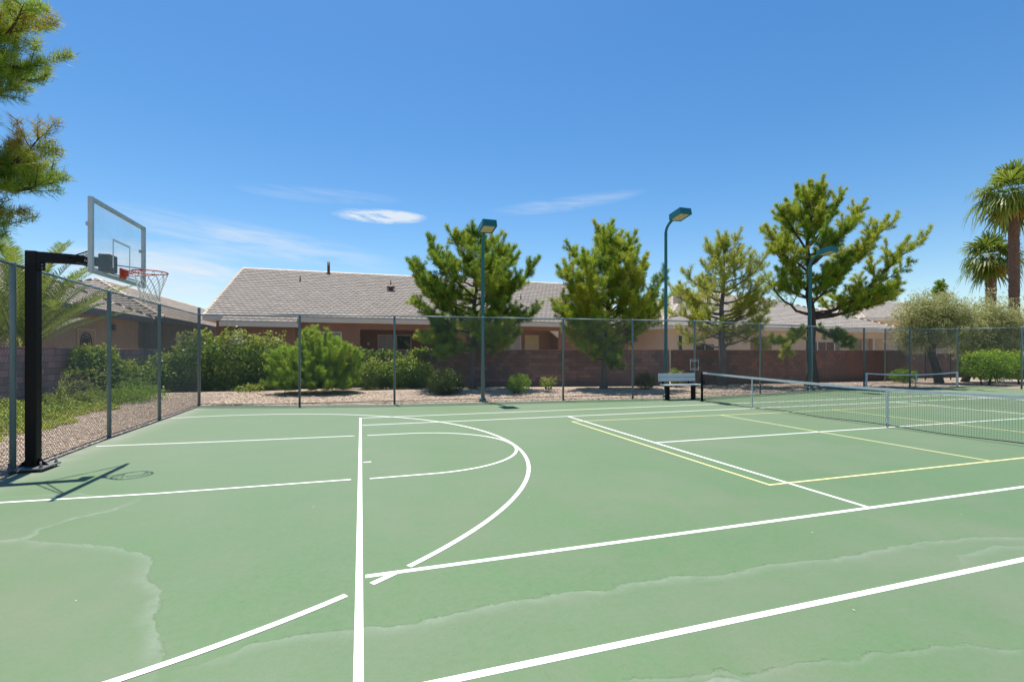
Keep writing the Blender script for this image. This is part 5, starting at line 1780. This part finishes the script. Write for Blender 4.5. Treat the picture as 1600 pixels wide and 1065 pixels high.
def build_bench():
    t = thing('bench', 'pale grey slatted bench with black legs before the far fence', 'bench', (11.62, 12.72, 0), R(-3))
    w = 0.80
    S, K = M['bench_slat'], M['black_steel']
    for k in range(2):
        MB().box(-w, w, 0.262 + 0.012 * k, 0.302 + 0.012 * k, 0.685 + k * 0.155, 0.832 + k * 0.155, bevel=0.006).build('slat', S, t)
    for k in range(3):
        MB().box(-w, w, -0.24 + k * 0.155, -0.10 + k * 0.155, 0.545, 0.585, bevel=0.006).build('slat', S, t)
    for sx in (-1, 1):
        x = sx * 0.56
        MB().box(x - 0.06, x + 0.06, -0.02, 0.12, 0.0, 0.50, bevel=0.005).build('leg', K, t)
        MB().box(x - 0.03, x + 0.03, -0.24, 0.25, 0.50, 0.543, bevel=0.004).build('seat_bracket', K, t)
        MB().prism([(x - 0.028, 0.545), (x + 0.028, 0.545), (x + 0.028, 0.97), (x - 0.028, 0.97)], 0.322, 0.36).box(x - 0.028, x + 0.028, 0.25, 0.36, 0.50, 0.544).build('back_bracket', K, t)
        MB().box(x - 0.11, x + 0.11, -0.09, 0.19, 0.0, 0.012).build('foot_plate', K, t)


def build_lamps():
    grp = 'teal court lamps along the far fence'
    specs = [((4.33, 14.62), 6.28, 0.30, 'nearest teal lamp post, standing before the broad dark pine', 0.075),
             ((11.80, 13.92), 7.10, 0.62, 'tallest teal lamp post standing behind the bench', 0.075),
             ((21.0, 15.2), 6.55, 0.62, 'teal lamp post beside the tallest pine trunk', 0.075)]
    for (x, y), hz, reach, label, r in specs:
        t = thing('court_lamp', label, 'lamp post', (x, y, 0), 0, grp)
        rad = 0.45
        pts = [(0, 0, -0.05), (0, 0, 2.0), (0, 0, hz - rad - 0.02)]
        for k in range(1, 9):
            a = R(82 * k / 8)
            pts.append((0.02 * k / 8, -reach * (1 - math.cos(a)), hz - rad - 0.02 + rad * math.sin(a)))
        rr = [r, r * 0.92, r * 0.80] + [r * 0.72] * 8
        MB().tube(pts, rr, 14).build('pole', M['teal'], t)
        MB().box(-0.16, 0.16, -0.16, 0.16, -0.028, 0.0).tube([(0, 0, 0.0), (0, 0, 0.05), (0, 0, 0.12)], [0.13, 0.13, r * 1.05], 14).build('base_flange', M['teal'], t)
        ex, ey, ez = pts[-1]
        a = R(8)
        rot = Matrix.Translation((ex, ey, ez)) @ Matrix.Rotation(-a, 4, 'X')
        h = MB()
        # shell: open box below with a lip; slightly tapered top
        x0, x1, y0, y1, z0, z1 = -0.265, 0.265, -0.70, 0.0, -0.10, 0.14
        vs = [(x0, y0, z0), (x1, y0, z0), (x1, y1, z0), (x0, y1, z0), (x0 + 0.012, y0 + 0.012, z1), (x1 - 0.012, y0 + 0.012, z1), (x1 - 0.012, y1 - 0.012, z1), (x0 + 0.012, y1 - 0.012, z1),
              (x0 + 0.05, y0 + 0.05, z0), (x1 - 0.05, y0 + 0.05, z0), (x1 - 0.05, y1 - 0.05, z0), (x0 + 0.05, y1 - 0.05, z0)]
        fs = [(0, 1, 5, 4), (1, 2, 6, 5), (2, 3, 7, 6), (3, 0, 4, 7), (4, 5, 6, 7), (1, 0, 8, 9), (2, 1, 9, 10), (3, 2, 10, 11), (0, 3, 11, 8)]
        h.add([rot @ Vector(p) for p in vs], fs)
        head = h.build('lamp_head', M['teal'], t)
        MB().box(x0 + 0.048, x1 - 0.048, y0 + 0.048, y1 - 0.048, z0 + 0.012, z0 + 0.03, rot=rot).build('lens', M['lens'], head)


def build_sign_holder():
    t = thing('sign_frame', 'small empty white wire sign frame hung on the fence above the bench end', 'sign frame', (12.42, 13.20, 1.10), R(-5))
    fr = MB()
    w, h, r = 0.36, 0.42, 0.008
    fr.tube([(0, 0, 0), (w, 0, 0), (w, 0, h), (0, 0, h), (0, 0, -0.004)], r, 6)
    fr.build('frame', M['white_metal'], t)
    for z in (0.055, 0.355):
        MB().tube([(0.012, 0.002, z), (w - 0.012, 0.002, z)], r, 6).build('cross_wire', M['white_metal'], t)


def build_iron_fence():
    t = thing('iron_fence', 'black wrought iron picket fence right of the block wall', 'fence', (36.0, 19.2, 0))
    n = 120
    sp = 0.125
    me = MB().box(-0.009, 0.009, -0.009, 0.009, 0.10, 2.38).mesh('picket', M['iron'])
    for k in range(n):
        o = link(bpy.data.objects.new('picket', me), t)
        o.location = (k * sp, 0, 0)
    for z in (0.25, 2.15):
        MB().box(-0.05, n * sp, 0.0095, 0.04, z, z + 0.035).build('rail', M['iron'], t)
    for k in range(0, n + 1, 20):
        MB().box(k * sp - 0.06 - 0.03, k * sp - 0.06 + 0.03, 0.041, 0.10, -0.03, 2.45).build('fence_post', M['iron'], t)


def build_debris():
    rng = random.Random(9)
    m = MB()
    spots = [(1.95, 2.9), (2.55, 6.0), (-2.9, 2.6), (-1.1, 7.4), (4.2, 1.0), (6.2, 0.9), (-2.2, 11.1), (1.3, 3.7), (-0.5, 3.3), (3.2, -0.15), (0.6, 6.6), (-0.7, 9.3), (5.0, 3.3), (-1.9, 1.6)]
    for x, y in spots:
        a = rng.uniform(0, 6.28)
        l, w = rng.uniform(0.008, 0.018), rng.uniform(0.004, 0.008)
        ca, sa = math.cos(a), math.sin(a)
        m.add([(x - ca * l, y - sa * l, 0.004), (x - sa * w, y + ca * w, 0.006), (x + ca * l, y + sa * l, 0.005), (x + sa * w, y - ca * w, 0.006)], [(0, 3, 2, 1)])
    o = m.build('leaf_litter', M['cord'])
    tag(o, 'scattered pale leaf flecks on the court', 'litter', None, 'stuff')


# ------------------------------------------------------------------ build everything
build_ground()
court = build_court()
build_lines(court)
block_wall('block_wall', 'mauve block wall along the left bed behind the near fence', (-9.8, 2.0), (-9.8, 26.2), 1.96, M['block_left'], 300)
block_wall('block_wall', 'long mauve block wall behind the broad pine, up to the bench', (-9.6, 26.2), (16.4, 20.0), 1.97, M['block_mauve'], 300, ((-20, -5), (-5, 4)))
block_wall('block_wall', 'red-brown block wall behind the tallest pine and the tennis net', (16.6, 20.0), (34.9, 19.8), 1.97, M['block_red'], 300)
block_wall('block_wall', 'lower mauve block wall behind the iron fence and olive trees', (35.2, 21.6), (56.0, 21.6), 1.75, M['block_mauve'], 200)
build_house_main()
build_house_left()
build_house_cream()
build_house_far()
CHAIN = chain_link_mesh()
FG = 'chain link fences round the court'
fence('chain_link_fence', 'near left chain link fence running behind the hoop', LEFT[:-1] + [(-5.19, 15.9)], -1, FG)
fence('chain_link_fence', 'long chain link fence between the court and the pines', FAR, -1, FG, tall_ends=(0,))
fence('chain_link_fence', 'chain link fence on the right court side, coming towards the camera', [(30.46, 14.34), (31.2, 12.2), (31.9, 9.6), (32.6, 7.0)], 1, FG, skip_first_post=True)
fence('chain_link_fence', 'outer chain link fence behind the leaning olive', [(31.6, 18.9), (33.6, 18.9), (35.8, 18.6)], -1, FG, h=3.35)
build_iron_fence()
build_pines()
build_plants()
build_pebbles()
build_lamps()
build_hoop()
build_tennis_net()
build_small_net()
build_bench()
build_sign_holder()
build_debris()
